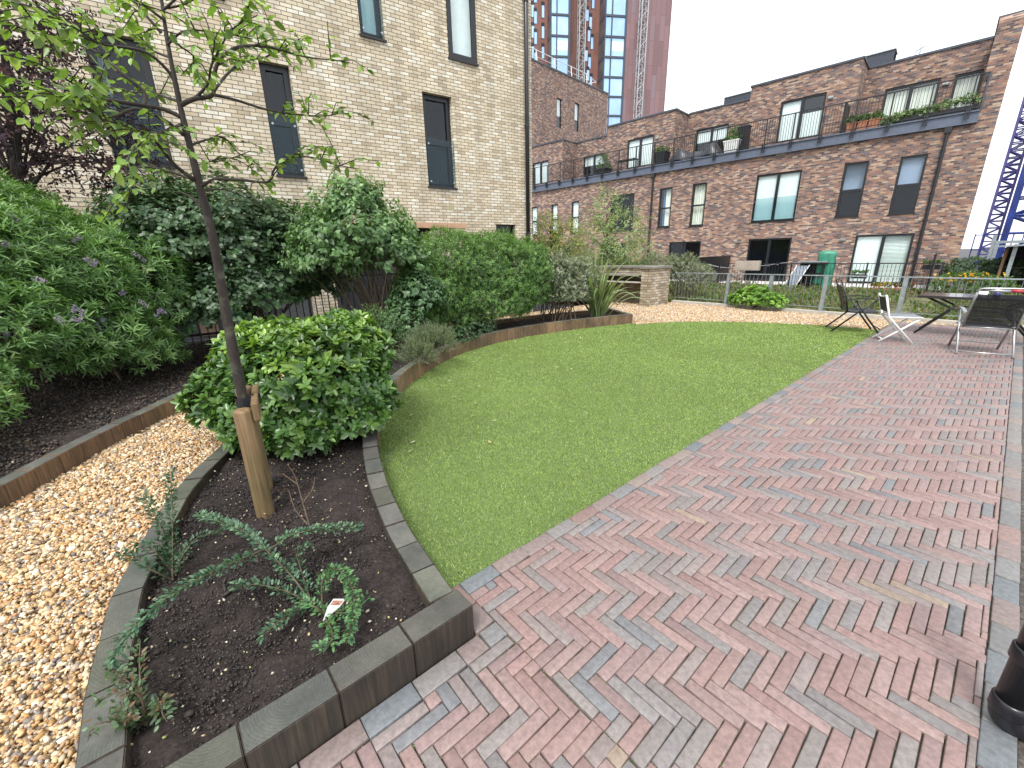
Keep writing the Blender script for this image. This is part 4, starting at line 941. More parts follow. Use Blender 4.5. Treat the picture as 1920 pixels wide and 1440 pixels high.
# choisya in the crescent bed
bush('choisya_bush', 'rounded glossy bright green bush behind the staked young tree', 'bush', (-3.9, .95, ZS),
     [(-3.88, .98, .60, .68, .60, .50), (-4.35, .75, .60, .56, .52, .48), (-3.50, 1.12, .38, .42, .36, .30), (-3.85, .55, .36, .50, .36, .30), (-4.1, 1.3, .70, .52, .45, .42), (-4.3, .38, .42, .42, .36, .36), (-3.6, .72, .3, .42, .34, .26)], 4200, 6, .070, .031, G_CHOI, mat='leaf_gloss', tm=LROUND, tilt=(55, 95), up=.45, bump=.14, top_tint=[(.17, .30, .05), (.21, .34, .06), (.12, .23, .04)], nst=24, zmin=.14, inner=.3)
G_HEBE = [(.09, .19, .055), (.12, .24, .07), (.155, .29, .09), (.06, .13, .038), (.20, .34, .12)]
he = bush('flowering_shrub', 'large dense green shrub with long narrow leaves and a few lilac flower spikes', 'shrub', (-8.3, -1.0, .1),
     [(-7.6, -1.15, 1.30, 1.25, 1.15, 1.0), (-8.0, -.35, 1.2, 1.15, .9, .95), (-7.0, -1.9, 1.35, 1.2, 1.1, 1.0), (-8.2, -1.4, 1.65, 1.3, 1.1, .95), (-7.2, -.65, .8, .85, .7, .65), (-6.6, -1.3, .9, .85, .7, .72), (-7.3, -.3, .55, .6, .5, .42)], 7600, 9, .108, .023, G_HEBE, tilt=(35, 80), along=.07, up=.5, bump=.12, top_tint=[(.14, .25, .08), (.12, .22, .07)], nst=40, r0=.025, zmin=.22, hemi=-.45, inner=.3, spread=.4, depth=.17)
def spikes(parent, pts):
    fo = Foliage()
    for p, d in pts:
        d = np.array(d, float); n = 60; t = rng.random(n); a = rng.uniform(0, 6.28, n); D0 = unit(d[None])[0]; X = unit(np.cross(D0, [0.3, .2, 1.0])[None])[0]; Y = np.cross(D0, X)
        rad = X*np.cos(a)[:, None]+Y*np.sin(a)[:, None]; P = np.array(p)+d*t[:, None]+rad*.014*(1-t*.6)[:, None]
        fo.add(P, rad+D0*.4, np.tile(D0, (n, 1)), np.full(n, .02), np.full(n, .015), pick([(.38, .30, .62), (.50, .42, .72), (.30, .24, .55), (.6, .55, .78)], n))
    fo.build('flower_spikes', M['leaf_matt'], parent, LT4)
sp = []
for px, py, dd in ((104, 592, 6.15), (133, 596, 6.15), (150, 578, 6.3), (145, 573, 6.3), (14, 398, 7.2), (12, 452, 6.9), (152, 443, 7.0), (182, 487, 6.8), (247, 471, 7.2), (158, 482, 6.9), (258, 562, 6.9), (293, 583, 6.8), (305, 578, 6.8), (235, 545, 6.9), (60, 520, 6.4)):
    c = T(px, py, dd-.3); sp.append((c, np.array([.02, random.uniform(-.09, .09), random.uniform(-.11, -.02)])*1.1))
spikes(he, sp)
bush('low_shrub', 'low leafy green shrub at the left edge in front of the flowering shrub', 'shrub', (-5.35, -1.35, .12),
     [(-5.35, -1.45, .42, .5, .40, .26), (-5.9, -1.5, .62, .55, .45, .32), (-4.95, -1.5, .25, .35, .28, .17)], 620, 7, .075, .026, G_HEBE+[(.10, .15, .03)], tilt=(40, 85), along=.06, up=.4, nst=14, zmin=.13)
G_DARK = [(.045, .095, .042), (.065, .13, .055), (.085, .155, .07), (.035, .075, .035), (.11, .18, .095)]
bush('round_leaf_shrub', 'tall dark green shrub with rounded leaves behind the trunk of the young tree', 'shrub', (-8.4, 1.4, .1),
     [(-8.3, 1.2, 1.95, .95, .85, .8), (-8.2, 2.0, 1.6, .85, .75, .85), (-8.5, .4, 2.0, .9, .8, .7), (-8.1, 1.3, 1.15, .85, .9, .6), (-8.3, 2.5, 1.2, .7, .5, .6), (-8.0, .6, .9, .8, .7, .6)], 4200, 6, .078, .06, G_DARK, tm=LROUND, tilt=(45, 95), along=.12, droop=.45, nst=18, r0=.028, depth=.2, bump=.3, zmin=.5, top_tint=[(.07, .13, .06)])
bush('lilac_shrub', 'upright many-stemmed shrub with drooping heart shaped leaves in front of the pale brick wall', 'shrub', (-6.75, 2.9, .12),
     [(-6.95, 2.7, 1.95, .82, .80, .6), (-6.7, 3.1, 1.6, .62, .6, .5), (-7.0, 2.2, 1.6, .65, .5, .5), (-6.8, 2.7, 2.4, .4, .4, .35)], 1400, 6, .088, .062, [(.10, .19, .07), (.13, .24, .09), (.07, .14, .05), (.18, .30, .12)], tm=LHEART, tilt=(45, 95), along=.14, droop=.7, nst=60, r0=.012, depth=.22, bump=.3, zmin=.75, spread=.16)
bush('lilac_sucker', 'shorter heart-leaved clump between the many-stemmed shrub and the narrow-leaved bush', 'shrub', (-6.2, 3.2, .12),
     [(-6.3, 3.35, .95, .38, .42, .42), (-6.15, 3.0, .55, .36, .36, .32)], 420, 6, .08, .056, [(.08, .16, .07), (.06, .12, .05), (.11, .2, .09)], tm=LHEART, tilt=(45, 90), along=.1, droop=.6, nst=10, zmin=.2)
bush('narrow_leaf_bush', 'wide dense bush with small narrow bright leaves above the curved timber edge', 'bush', (-7.0, 5.0, .12),
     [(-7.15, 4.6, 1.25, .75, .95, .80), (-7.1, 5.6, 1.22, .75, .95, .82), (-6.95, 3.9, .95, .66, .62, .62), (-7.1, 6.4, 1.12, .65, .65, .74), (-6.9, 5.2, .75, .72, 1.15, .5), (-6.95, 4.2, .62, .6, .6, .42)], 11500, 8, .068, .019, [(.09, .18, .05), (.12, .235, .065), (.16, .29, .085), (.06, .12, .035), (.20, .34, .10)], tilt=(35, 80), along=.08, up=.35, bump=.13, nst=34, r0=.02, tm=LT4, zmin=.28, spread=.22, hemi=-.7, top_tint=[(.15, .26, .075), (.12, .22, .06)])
bush('variegated_shrub', 'grey-green cream-edged shrub with bare lower stems beside the spiky sword-leaved plant', 'shrub', (-6.75, 7.3, .12),
     [(-6.9, 7.2, 1.1, .55, .55, .55), (-6.75, 7.8, 1.02, .50, .5, .5), (-6.7, 7.4, .75, .5, .6, .35)], 3000, 7, .046, .024, [(.17, .21, .14), (.28, .31, .22), (.10, .13, .08), (.38, .40, .30), (.13, .17, .10)], tilt=(40, 85), along=.06, up=.2, depth=.2, bump=.25, tm=LT4, nst=26, r0=.016, zmin=.42, hemi=-.5, spread=.25)
bush('grey_shrub', 'grey-leaved spreading shrub just behind the brick barbecue pillar and the grey railing', 'shrub', (-7.4, 14.2, -.05),
     [(-7.6, 14.3, .92, .85, .7, .52), (-6.9, 14.1, .68, .6, .5, .45), (-8.6, 14.5, 1.05, .8, .6, .45)], 1500, 6, .075, .026, [(.16, .19, .13), (.24, .27, .2), (.10, .12, .08), (.3, .32, .25)], tilt=(40, 80), along=.1, depth=.2, bump=.2, tm=LT4, nst=30, r0=.018, zmin=.15, spread=.4)
bush('light_green_bush', 'low lime green bush growing through the grey railing beside the gravel', 'bush', (-4.45, 12.75, .02),
     [(-4.55, 12.75, .30, .50, .34, .33), (-4.2, 12.62, .24, .42, .28, .24), (-4.85, 12.85, .22, .42, .3, .22)], 480, 6, .085, .062, [(.16, .30, .05), (.20, .36, .06), (.11, .22, .04), (.25, .42, .08)], tm=LROUND, tilt=(50, 90), along=.04, up=.6, nst=12, zmin=.05)
bush('lavender_plant', 'small grey-green fine-leaved plant inside the timber edge next to the rounded bush', 'plant', (-5.15, 2.85, .13),
     [(-5.3, 2.95, .38, .30, .34, .24), (-5.05, 2.6, .3, .22, .2, .18)], 700, 9, .045, .006, [(.17, .22, .14), (.22, .27, .18), (.12, .17, .09), (.26, .29, .2)], tilt=(15, 50), along=.1, up=.8, tm=LT4, nst=30, r0=.005, zmin=.14, spread=.1, stemmat='twig')
bush('low_green_plant', 'low dark leafy plant in the soil under the left half of the hedge bush', 'plant', (-6.0, 3.9, .12),
     [(-6.15, 3.9, .25, .35, .45, .17), (-6.45, 4.6, .26, .3, .4, .16)], 420, 6, .05, .024, G_DARK, tilt=(40, 85), up=.6, nst=8, tm=LT8, zmin=.12)
bush('weeping_underplant', 'loose green plant below the many-stemmed shrub, just above the lime-topped rounded bush', 'plant', (-5.9, 2.4, .12),
     [(-5.95, 2.4, .5, .4, .4, .36)], 260, 7, .06, .016, [(.09, .16, .06), (.12, .2, .08)], tilt=(30, 70), along=.12, up=.5, tm=LT8, nst=12, zmin=.15)
# purple-leaved tree upper left
pt = empty('purple_leaf_tree', (-9.0, -1.0, .1), 'dark purple leaved tree at the top left against the pale brick wall', 'tree')
ells = [(-8.9, -.2, 3.35, .75, .8, .75), (-8.9, -1.0, 3.9, .8, .9, 1.0), (-8.8, -1.5, 3.0, .7, .8, .8), (-9.0, .25, 2.85, .45, .5, .45), (-8.8, -.7, 4.7, .8, .9, .6)]
P, D = shoots_on(ells, 1700, depth=.35, up=.1, bump=.45, inner=.5, hemi=-1, zmin=1.9); fo = Foliage()
rosettes(fo, P, D, 6, .06, .036, [(.035, .018, .028), (.055, .028, .038), (.025, .015, .022), (.075, .035, .04), (.045, .03, .05)], tilt=(40, 90), along=.14, droop=.3); fo.build('crown', M['leaf_matt'], pt)
mb = MB(); tr = [np.array(p) for p in ((-9.1, -1.3, .1), (-9.05, -1.25, 1.4), (-8.95, -1.1, 2.3), (-8.9, -.9, 3.3), (-8.9, -.7, 4.6))]; mb.tube(tr, [.09, .08, .07, .05, .02], 8); mb.build('trunk', M['bark'], pt, smooth=True)
mb = MB()
for i in rng.choice(len(P), 70, replace=False):
    q = tr[2]+(tr[4]-tr[2])*random.random()**1.3; e = P[i]; m = (q+e)/2+np.array([0, 0, .12]); mb.tube([q, m, e], [.02, .012, .004], 5, cap=False)
mb.build('branches', M['bark'], pt, smooth=True)
# thin birch-like trees behind
def thin_tree(label, base, top, ells, n, pal, L, grp, trunkr=.04, pp=None, kk=5):
    e = empty('young_birch_tree', base, label, 'tree', grp); P, D = shoots_on(ells, n, depth=.45, up=0, bump=.5, inner=.7, hemi=-1, zmin=.9); fo = Foliage()
    rosettes(fo, P, D, kk, L, L*.6, pal, pp, tilt=(30, 95), along=.22, droop=.4); fo.build('crown', M['leaf'], e, LT4)
    mb = MB(); b, t = np.array(base, float), np.array(top, float); mb.tube([b, b*.6+t*.4+np.array([.05, .03, 0]), t], [trunkr, trunkr*.7, .01], 7); mb.build('trunk', M['bark'], e, smooth=True)
    mb = MB()
    for i in rng.choice(len(P), 46, replace=False):
        z = max(b[2]+.6, P[i][2]-.6*random.random()-.25); f = (z-b[2])/(t[2]-b[2]); f = min(f, .97); q = b+(t-b)*f; mb.tube([q, (q+P[i])/2+np.array([0, 0, .08]), P[i]], [.012, .008, .003], 4, cap=False)
    mb.build('branches', M['bark'], e, smooth=True); return e
thin_tree('slender pale green tree in front of the far brick terrace, left of its downpipe', (-10.3, 13.6, -.1), (-10.35, 13.5, 3.9), [(-10.35, 13.5, 3.1, .55, .55, .85), (-9.75, 13.8, 2.3, .9, .7, .95), (-10.8, 13.4, 2.1, .9, .7, .8), (-9.4, 14.1, 1.6, .8, .6, .6), (-10.3, 13.5, 1.4, 1.4, .6, .6)], 2000, [(.19, .29, .12), (.26, .36, .16), (.14, .22, .09), (.34, .42, .22), (.34, .36, .14)], .07, 'thin trees beyond the hedge')
thin_tree('yellowing thin tree next to the corner of the pale brick building', (-11.6, 11.9, -.1), (-11.7, 11.9, 3.1), [(-11.75, 11.8, 2.45, .5, .5, .7), (-11.2, 12.3, 2.1, .7, .5, .7), (-11.9, 11.8, 1.6, .9, .6, .7)], 1300, [(.20, .28, .08), (.32, .34, .09), (.38, .34, .08), (.15, .23, .09), (.24, .30, .10)], .075, 'thin trees beyond the hedge', trunkr=.03)
bush('background_shrub', 'mass of mixed green shrubbery behind the brick barbecue and the spiky plant', 'shrub', (-9.3, 12.2, 0),
     [(-9.6, 12.6, .85, 1.2, .8, .6), (-10.8, 12.0, .8, 1.1, .8, .65), (-8.6, 13.4, .8, .9, .6, .45), (-11.9, 11.0, .9, 1.0, 1.0, .8), (-11.2, 9.6, .7, 1.0, 1.2, .6)], 2000, 6, .08, .034, [(.09, .15, .05), (.13, .19, .07), (.06, .10, .04), (.18, .22, .09)], tilt=(35, 85), along=.12, bump=.3, depth=.25, tm=LT4, nst=30, zmin=.05, spread=.8)
# phormium
ph = empty('sword_leaf_plant', (-6.45, 8.25, .12), 'tall spiky plant with long arching sword leaves at the end of the timber bed', 'plant'); V, F, C = [], [], []; bct = 0; rr = random.Random(3)
for i in range(54):
    az = rr.uniform(0, 6.28); lean = rr.uniform(.25, 1.5) if i > 9 else rr.uniform(.02, .25); Ln = rr.uniform(1.05, 1.7) if i > 6 else rr.uniform(1.45, 1.75); w = rr.uniform(.038, .058); p = np.array([-6.45+rr.gauss(0, .07), 8.25+rr.gauss(0, .07), .1]); d = np.array([math.cos(az)*math.sin(lean*.5), math.sin(az)*math.sin(lean*.5), math.cos(lean*.5)]); side = np.array([-math.sin(az), math.cos(az), 0]); m = 14; g = rr.uniform(.15, .6)*min(lean, .9)
    base = np.array(rr.choice([(.14, .22, .09), (.19, .28, .12), (.10, .16, .065), (.23, .30, .15)]))*rr.uniform(.85, 1.2)
    for k in range(m+1):
        f = k/m; ww = w*(1-f**2.2)*(.6+.4*min(1, f*5))+.0008; nn = np.cross(side, d); fold = nn*ww*.35
        V += [p-side*ww+fold, p-side*ww*.72+fold*.7, p, p+side*ww*.72+fold*.7, p+side*ww+fold]
        edge = (.50, .50, .28) if rr.random() < 2 else base; C += [edge, base, base*.9, base, edge]
        if k: 
            a0 = bct+5*(k-1); F += [(a0+j, a0+j+1, a0+j+6, a0+j+5) for j in range(4)]
        p = p+d*Ln/m; d = d+np.array([math.cos(az)*.35, math.sin(az)*.35, -1.0])*g*f*1.1; d = d/np.linalg.norm(d)
    bct += 5*(m+1)
np_mesh('leaves', np.array(V), np.array(F), M['leaf'], ph, tint=np.array([tuple(c) for c in C]), smooth=True)

# ---------------------------------------------------------------- young tree
yt = empty('young_tree', (-2.84, .31, .1), 'slender young tree with bright green leaves tied to wooden stakes in the crescent bed', 'tree')
def PX(pts): return [T(x/2.743, y/2.743, d) for x, y, d in pts]
trunk_px = [(505, 975), (480, 860), (455, 745), (430, 620), (400, 450), (375, 350), (345, 230), (335, 185), (316, 90), (303, 0), (296, -60), (292, -130)]
tp = [T(x, y, 2.86) for x, y in trunk_px]; tr_r = [.038, .034, .031, .029, .027, .025, .022, .019, .015, .010, .007, .004]
mb = MB(); sm = smooth_path(tp, .05); rs = np.interp(np.linspace(0, 1, len(sm)), np.linspace(0, 1, len(tr_r)), tr_r); rs = rs*(1+.06*np.sin(np.arange(len(rs))*1.7)); mb.tube(list(sm), list(rs), 12); mb.build('trunk', M['bark'], yt, smooth=True)
d0 = 2.86
BR = [([(1030, 960, d0), (1090, 925, d0-.06), (1150, 895, d0-.1)], .013, 0), ([(1110, 918, d0-.07), (1240, 925, d0-.2), (1380, 935, d0-.3), (1410, 870, d0-.34), (1480, 815, d0-.38), (1600, 808, d0-.42), (1720, 845, d0-.45), (1850, 870, d0-.45)], .010, 1),
      ([(930, 540, d0), (1000, 508, d0-.05), (1095, 488, d0-.1), (1100, 400, d0-.12), (1130, 310, d0-.14), (1230, 240, d0-.15), (1400, 245, d0-.2), (1560, 290, d0-.25), (1800, 320, d0-.3)], .014, 1),
      ([(1097, 470, d0-.1), (1170, 380, d0), (1250, 320, d0+.1), (1390, 285, d0+.2), (1560, 190, d0+.25)], .009, 1),
      ([(1095, 488, d0-.1), (1200, 510, d0-.1), (1400, 570, d0-.12), (1640, 597, d0-.15), (1760, 580, d0-.2)], .009, 1),
      ([(925, 600, d0), (850, 565, d0), (750, 545, d0-.05), (500, 510, d0-.2), (200, 497, d0-.4), (0, 500, d0-.5), (-200, 520, d0-.55)], .013, 1),
      ([(745, 540, d0-.05), (740, 470, d0), (640, 390, d0), (560, 315, d0+.05), (440, 240, d0+.1), (260, 190, d0+.1), (80, 150, d0)], .011, 1),
      ([(945, 695, d0), (850, 620, d0-.1), (700, 560, d0-.2), (560, 600, d0-.3), (350, 510, d0-.45), (150, 430, d0-.6)], .011, 1),
      ([(905, 440, d0), (860, 360, d0), (740, 265, d0-.05), (500, 220, d0-.1), (300, 130, d0-.15), (100, 90, d0-.2)], .010, 1),
      ([(1000, 925, d0), (900, 850, d0-.1), (780, 710, d0-.2), (620, 640, d0-.3), (450, 600, d0-.35)], .014, 1),
      ([(1005, 930, d0), (850, 875, d0+.1), (700, 862, d0+.15), (680, 960, d0+.15), (620, 1160, d0+.15)], .008, 1),
      ([(850, 180, d0), (930, 240, d0+.1), (1000, 300, d0+.15), (930, 390, d0+.1)], .008, 1),
      ([(985, 745, d0), (1060, 720, d0+.1), (1150, 705, d0+.15), (1230, 790, d0+.2), (1340, 850, d0+.2)], .008, 1),
      ([(1040, 1060, d0), (960, 1000, d0+.12), (900, 985, d0+.2)], .012, 0), ([(1050, 980, d0), (1150, 975, d0+.2), (1250, 1010, d0+.3), (1400, 1080, d0+.35)], .006, 0),
      ([(835, 40, d0), (900, 35, d0-.05), (990, 0, d0-.1), (1080, -90, d0-.1)], .007, 1), ([(830, 170, d0), (760, 90, d0), (700, 20, d0+.05), (640, -80, d0+.1)], .009, 1),
      ([(1010, 500, d0), (1070, 430, d0-.3), (1090, 330, d0-.5), (1180, 170, d0-.6), (1300, 60, d0-.7)], .009, 1), ([(1050, 870, d0), (1080, 830, d0+.1), (1200, 815, d0+.2), (1300, 870, d0+.25)], .006, 1),
      ([(930, 640, d0), (800, 700, d0-.35), (700, 760, d0-.6), (650, 830, d0-.75)], .009, 1), ([(915, 520, d0), (780, 480, d0+.3), (640, 470, d0+.5), (500, 440, d0+.7)], .009, 1),
      ([(880, 300, d0), (760, 240, d0+.3), (680, 110, d0+.5), (600, 40, d0+.6)], .008, 1), ([(860, 230, d0), (950, 160, d0-.2), (1100, 165, d0-.3), (1300, 200, d0-.35)], .007, 1),
      ([(840, 100, d0), (700, 0, d0-.3), (560, -60, d0-.5), (400, -120, d0-.6)], .008, 1), ([(830, 60, d0), (1000, -80, d0-.2), (1200, -150, d0-.4)], .007, 1),
      ([(500, 220, d0-.1), (380, 140, d0-.4), (240, 60, d0-.6), (60, 10, d0-.7)], .006, 1), ([(500, 510, d0-.2), (360, 420, d0-.4), (200, 330, d0-.5), (20, 280, d0-.5)], .006, 1)]
mb = MB(); tw = MB(); fo = Foliage(); rr = random.Random(11)
YL = [(.14, .25, .045), (.18, .31, .06), (.23, .37, .09), (.10, .18, .04), (.30, .42, .13), (.17, .24, .10)]
def twig_leaves(path, step, L, prob=1.0):
    d = np.r_[0, np.cumsum(np.linalg.norm(np.diff(path, axis=0), axis=1))]; s = step*rr.random()
    while s < d[-1]:
        if rr.random() < prob:
            p = np.array([np.interp(s, d, path[:, k]) for k in range(3)]); i = min(len(path)-2, max(0, np.searchsorted(d, s)-1)); t = unit((path[i+1]-path[i])[None])[0]
            for sd in ((1,) if rr.random() < .4 else (1, -1)):
                a = rr.uniform(0, 6.28); side = unit(np.array([[math.cos(a), math.sin(a), rr.uniform(-.5, .3)]]))[0]; dd = t*.55+side*.8*sd+np.array([0, 0, -.35])
                LL = L*rr.uniform(.6, 1.25); nn = np.array([rr.gauss(0, .45), rr.gauss(0, .45), 1.0])
                fo.add(p[None], dd[None], nn[None], np.array([LL]), np.array([LL*.58]), pick(YL, 1))
        s += step*rr.uniform(.6, 1.4)
for pts, r0, leafy in BR:
    P3 = smooth_path(PX(pts), .03); n = len(P3); mb.tube(list(P3), list(np.linspace(r0*.82, .0018, n)), 7, cap=False)
    if not leafy: continue
    m0 = int(n*.3)
    for _ in range(max(6, int((n-m0)*.62))):
        i = rr.randint(m0, n-2); p = P3[i]; t = unit((P3[i+1]-P3[i])[None])[0]; a = rr.uniform(0, 6.28); L = rr.uniform(.07, .26); dd = unit((t*.8+np.array([math.cos(a), math.sin(a), rr.uniform(-.3, .7)])*.9)[None])[0]
        q = np.array([p, p+dd*L*.5+np.array([0, 0, .015]), p+dd*L+np.array([0, 0, -.02])]); mb.tube(list(q), [.003, .0022, .0012], 4, cap=False); twig_leaves(smooth_path(q, .02), .040, .046)
    twig_leaves(P3[m0:], .06, .049)
mb.build('branches', M['bark'], yt, smooth=True); fo.build('leaves', M['leaf'], yt)

# stakes with crossbar and tie
st = empty('tree_stake', (-2.67, .26, .1), 'pair of brown round wooden stakes with a crossbar and black tie holding the young tree', 'tree stake')
S1, S2 = np.array([-2.67, .26, 0]), np.array([-3.02, .325, 0]); ax = unit((S2-S1)[None])[0]; px_ = np.array([ax[1], -ax[0], 0])
for S, h, r in ((S1, .80, .048), (S2, .84, .046)):
    mb = MB(); m = 18; prof = [(r*1.05, .02), (r*1.03, .2), (r, h-.01), (r*.93, h), (r*.5, h+.004), (0.001, h+.005)]; mb.lathe(S, prof, m); mb.build('post', M['stake'], st, smooth=True)
mb = MB(); o = S1-ax*.05+np.array([0, 0, .66])-px_*(-.045) ; L = np.linalg.norm(S2-S1)+.10
side = 1 if (T(480, 770, 2.6)-T(455, 770, 2.6))@px_ > 0 else -1
o = S1-ax*.03+px_*side*.046+np.array([0, 0, .73]); mb.box((0, 0, 0), (L, .035, .10), fr=(o, ax, px_*side, np.array([0, 0, 1.0]))); mb.build('crossbar', M['stake'], st, bevel=.004)
tc = T(455, 750, 2.86); mb = MB(); cen = (S1+S2)/2
a = o+ax*(L*.42)+px_*side*.04+np.array([0, 0, .05]); 
loop = []; tx = tp[2]
for an in np.linspace(0, 2*math.pi, 17):
    loop.append(None)
tzz = .80; c1 = np.array([tx[0], tx[1], tzz]); c2 = np.array([*(o+ax*L*.45+px_*side*.018)[:2], tzz]); dv = c2-c1; Ld = np.linalg.norm(dv); dv /= Ld; nv = np.array([-dv[1], dv[0], 0]); R = .042; ring = []
for an in np.linspace(math.pi/2, 3*math.pi/2, 9): ring.append(c1+dv*math.cos(an)*R+nv*math.sin(an)*R)
for an in np.linspace(-math.pi/2, math.pi/2, 7): ring.append(c2+dv*math.cos(an)*.03+nv*math.sin(an)*R)
n = len(ring); hb = .027; vs = [p+np.array([0, 0, -hb]) for p in ring]+[p+np.array([0, 0, hb]) for p in ring]; mb.add(vs, [(i, (i+1) % n, n+(i+1) % n, n+i) for i in range(n)]); mb.build('tie_strap', M['black_metal'], st, smooth=False)
mb = MB(); mb.box((-.03, -.022, -.03), (.03, .022, .03), fr=(c1+dv*(Ld*.55), dv, nv, np.array([0, 0, 1.0]))); mb.build('rubber_block', M['black_metal'], st, bevel=.006)

# cotoneaster-like sprays in the front of the bed
def s6(x, y, z): return G(x/2.1333, 800+y/2.1333, z)
def spray(label, base, paths, pal, dens=.012, L=.0205, nm='cotoneaster_plant', extra=None):
    e = empty(nm, base, label, 'plant', 'low plants in the front of the crescent bed'); mb = MB(); fo = Foliage()
    for pth, d2 in paths:
        P3 = smooth_path([s6(*q) for q in pth], .012); n = len(P3); mb.tube(list(P3), list(np.linspace(.0045, .0015, n)), 5, cap=False)
        m = int(n*.12); dd = d2
        for i in range(m, n-1):
            t = unit((P3[i+1]-P3[i])[None])[0]
            for _ in range(dd):
                a = rr.uniform(0, 6.28); s_ = np.array([math.cos(a), math.sin(a), rr.uniform(-.3, .9)]); s_ = s_-t*(s_@t); off = rr.uniform(0, .02)
                fo.add((P3[i]+unit(s_[None])[0]*off)[None], (s_+t*.5)[None], np.array([[rr.gauss(0, .4), rr.gauss(0, .4), 1]]), np.array([L*rr.uniform(.7, 1.3)]), np.array([L*.62]), pick(pal, 1))
    mb.build('stems', M['twig'], e, smooth=True); fo.build('leaves', M['leaf'], e, LT8); return e
CP = [(.05, .12, .075), (.08, .17, .10), (.11, .21, .13), (.045, .09, .055), (.15, .25, .14)]
spray('blue-green arching small-leaved plant in the middle of the front bed, sprays reaching the timbers', s6(1235, 690, .12),
      [([(1235, 690, .13), (1160, 590, .22), (1060, 490, .30), (960, 410, .33), (790, 350, .30)], 7), ([(1070, 495, .30), (1180, 430, .32), (1300, 410, .31), (1450, 400, .27)], 8),
       ([(1060, 490, .30), (900, 560, .36), (720, 650, .38), (580, 760, .34), (480, 880, .27), (440, 970, .20)], 9), ([(1240, 700, .13), (1120, 650, .2), (1020, 632, .22), (930, 638, .2)], 5), ([(1250, 705, .13), (1160, 750, .18), (1080, 810, .2), (1035, 850, .18)], 6),
       ([(1240, 690, .13), (1200, 560, .2), (1190, 500, .24), (1250, 470, .24)], 4)], CP)
spray('small-leaved plant curving round the white plant tag in the front bed', s6(1290, 730, .12),
      [([(1290, 740, .13), (1290, 620, .22), (1340, 570, .28), (1400, 620, .28), (1415, 730, .24), (1385, 870, .18)], 9), ([(1300, 760, .13), (1330, 830, .18), (1300, 890, .18), (1275, 860, .17)], 7), ([(1300, 740, .13), (1400, 740, .2), (1480, 680, .2)], 5), ([(1300, 750, .13), (1260, 720, .18), (1200, 700, .18)], 5)], [(.08, .19, .08), (.12, .25, .11), (.05, .12, .06), (.17, .31, .12)])
spray('upright dark green spiky plant at the gravel side of the front bed', s6(690, 610, .12),
      [([(690, 615, .13), (690, 500, .22), (690, 350, .34), (684, 240, .43), (685, 165, .5)], 7), ([(690, 600, .13), (670, 470, .24), (620, 350, .36), (570, 270, .42)], 7), ([(685, 610, .13), (600, 570, .22), (540, 520, .27), (480, 515, .28)], 6), ([(690, 600, .13), (740, 500, .25), (800, 440, .28), (900, 420, .28)], 5), ([(690, 580, .15), (620, 500, .25), (560, 470, .3), (520, 480, .3)], 6), ([(690, 560, .15), (650, 480, .25), (600, 460, .28)], 5)], [(.045, .10, .05), (.07, .14, .08), (.035, .07, .04)])
spray('scruffy half-bare plant leaning over the timbers in the bottom left corner of the bed', s6(585, 1190, .12),
      [([(585, 1195, .13), (560, 1080, .22), (480, 1060, .26), (370, 1110, .26)], 4), ([(585, 1190, .13), (560, 1000, .25), (560, 860, .30)], 3), ([(585, 1190, .13), (640, 1100, .2), (650, 1150, .22), (670, 1180, .2)], 6), ([(585, 1190, .13), (510, 1150, .22), (500, 1200, .22), (480, 1100, .22)], 5), ([(580, 1190, .13), (440, 1180, .25), (370, 1200, .27), (350, 1260, .24)], 2), ([(430, 960, .2), (500, 1010, .22), (560, 1060, .22)], 4)], [(.08, .13, .06), (.10, .17, .08), (.14, .09, .05), (.06, .10, .06)])
spray('reddish dry twiggy sapling beside the foot of the tree stake', s6(1240, 400, .12), [([(1240, 405, .13), (1210, 300, .26), (1180, 200, .36), (1150, 150, .42)], 1), ([(1215, 300, .26), (1250, 250, .3), (1260, 200, .34)], 1), ([(1190, 230, .32), (1130, 190, .36), (1110, 200, .38)], 1), ([(1230, 390, .13), (1180, 330, .2), (1150, 250, .28), (1120, 270, .3)], 1)], [(.18, .07, .05), (.12, .05, .04), (.25, .12, .06)], L=.011)
tg = MB(); c = s6(1335, 720, .20); a_ = s6(1290, 780, .12); w = unit((s6(1385, 720, .2)-c)[None])[0]*.026; u2 = unit((c-a_)[None])[0]
tgn = np.cross(unit(w[None])[0], u2)*.0012
tg.add([q+s_ for s_ in (tgn, -tgn) for q in (a_, c-w, c-w+u2*.05, c+w+u2*.05, c+w)], [(0, 1, 2, 3, 4), (9, 8, 7, 6, 5), (0, 5, 6, 1), (1, 6, 7, 2), (2, 7, 8, 3), (3, 8, 9, 4), (4, 9, 5, 0)])
plab = tag(tg.build('plant_tag', M['white_paint']), 'small white plastic plant tag with a pink flower picture stuck in the soil', 'plant tag')
t = MB(); o3 = c+u2*.012+tgn*1.6; wn_ = w*.8; t.add([o3-wn_, o3+wn_, o3+wn_+u2*.03, o3-wn_+u2*.03], [(0, 1, 2, 3)]); pq = t.build('picture', simple('tag_picture', (.45, .22, .17), .5, 0, .8, 60), plab)
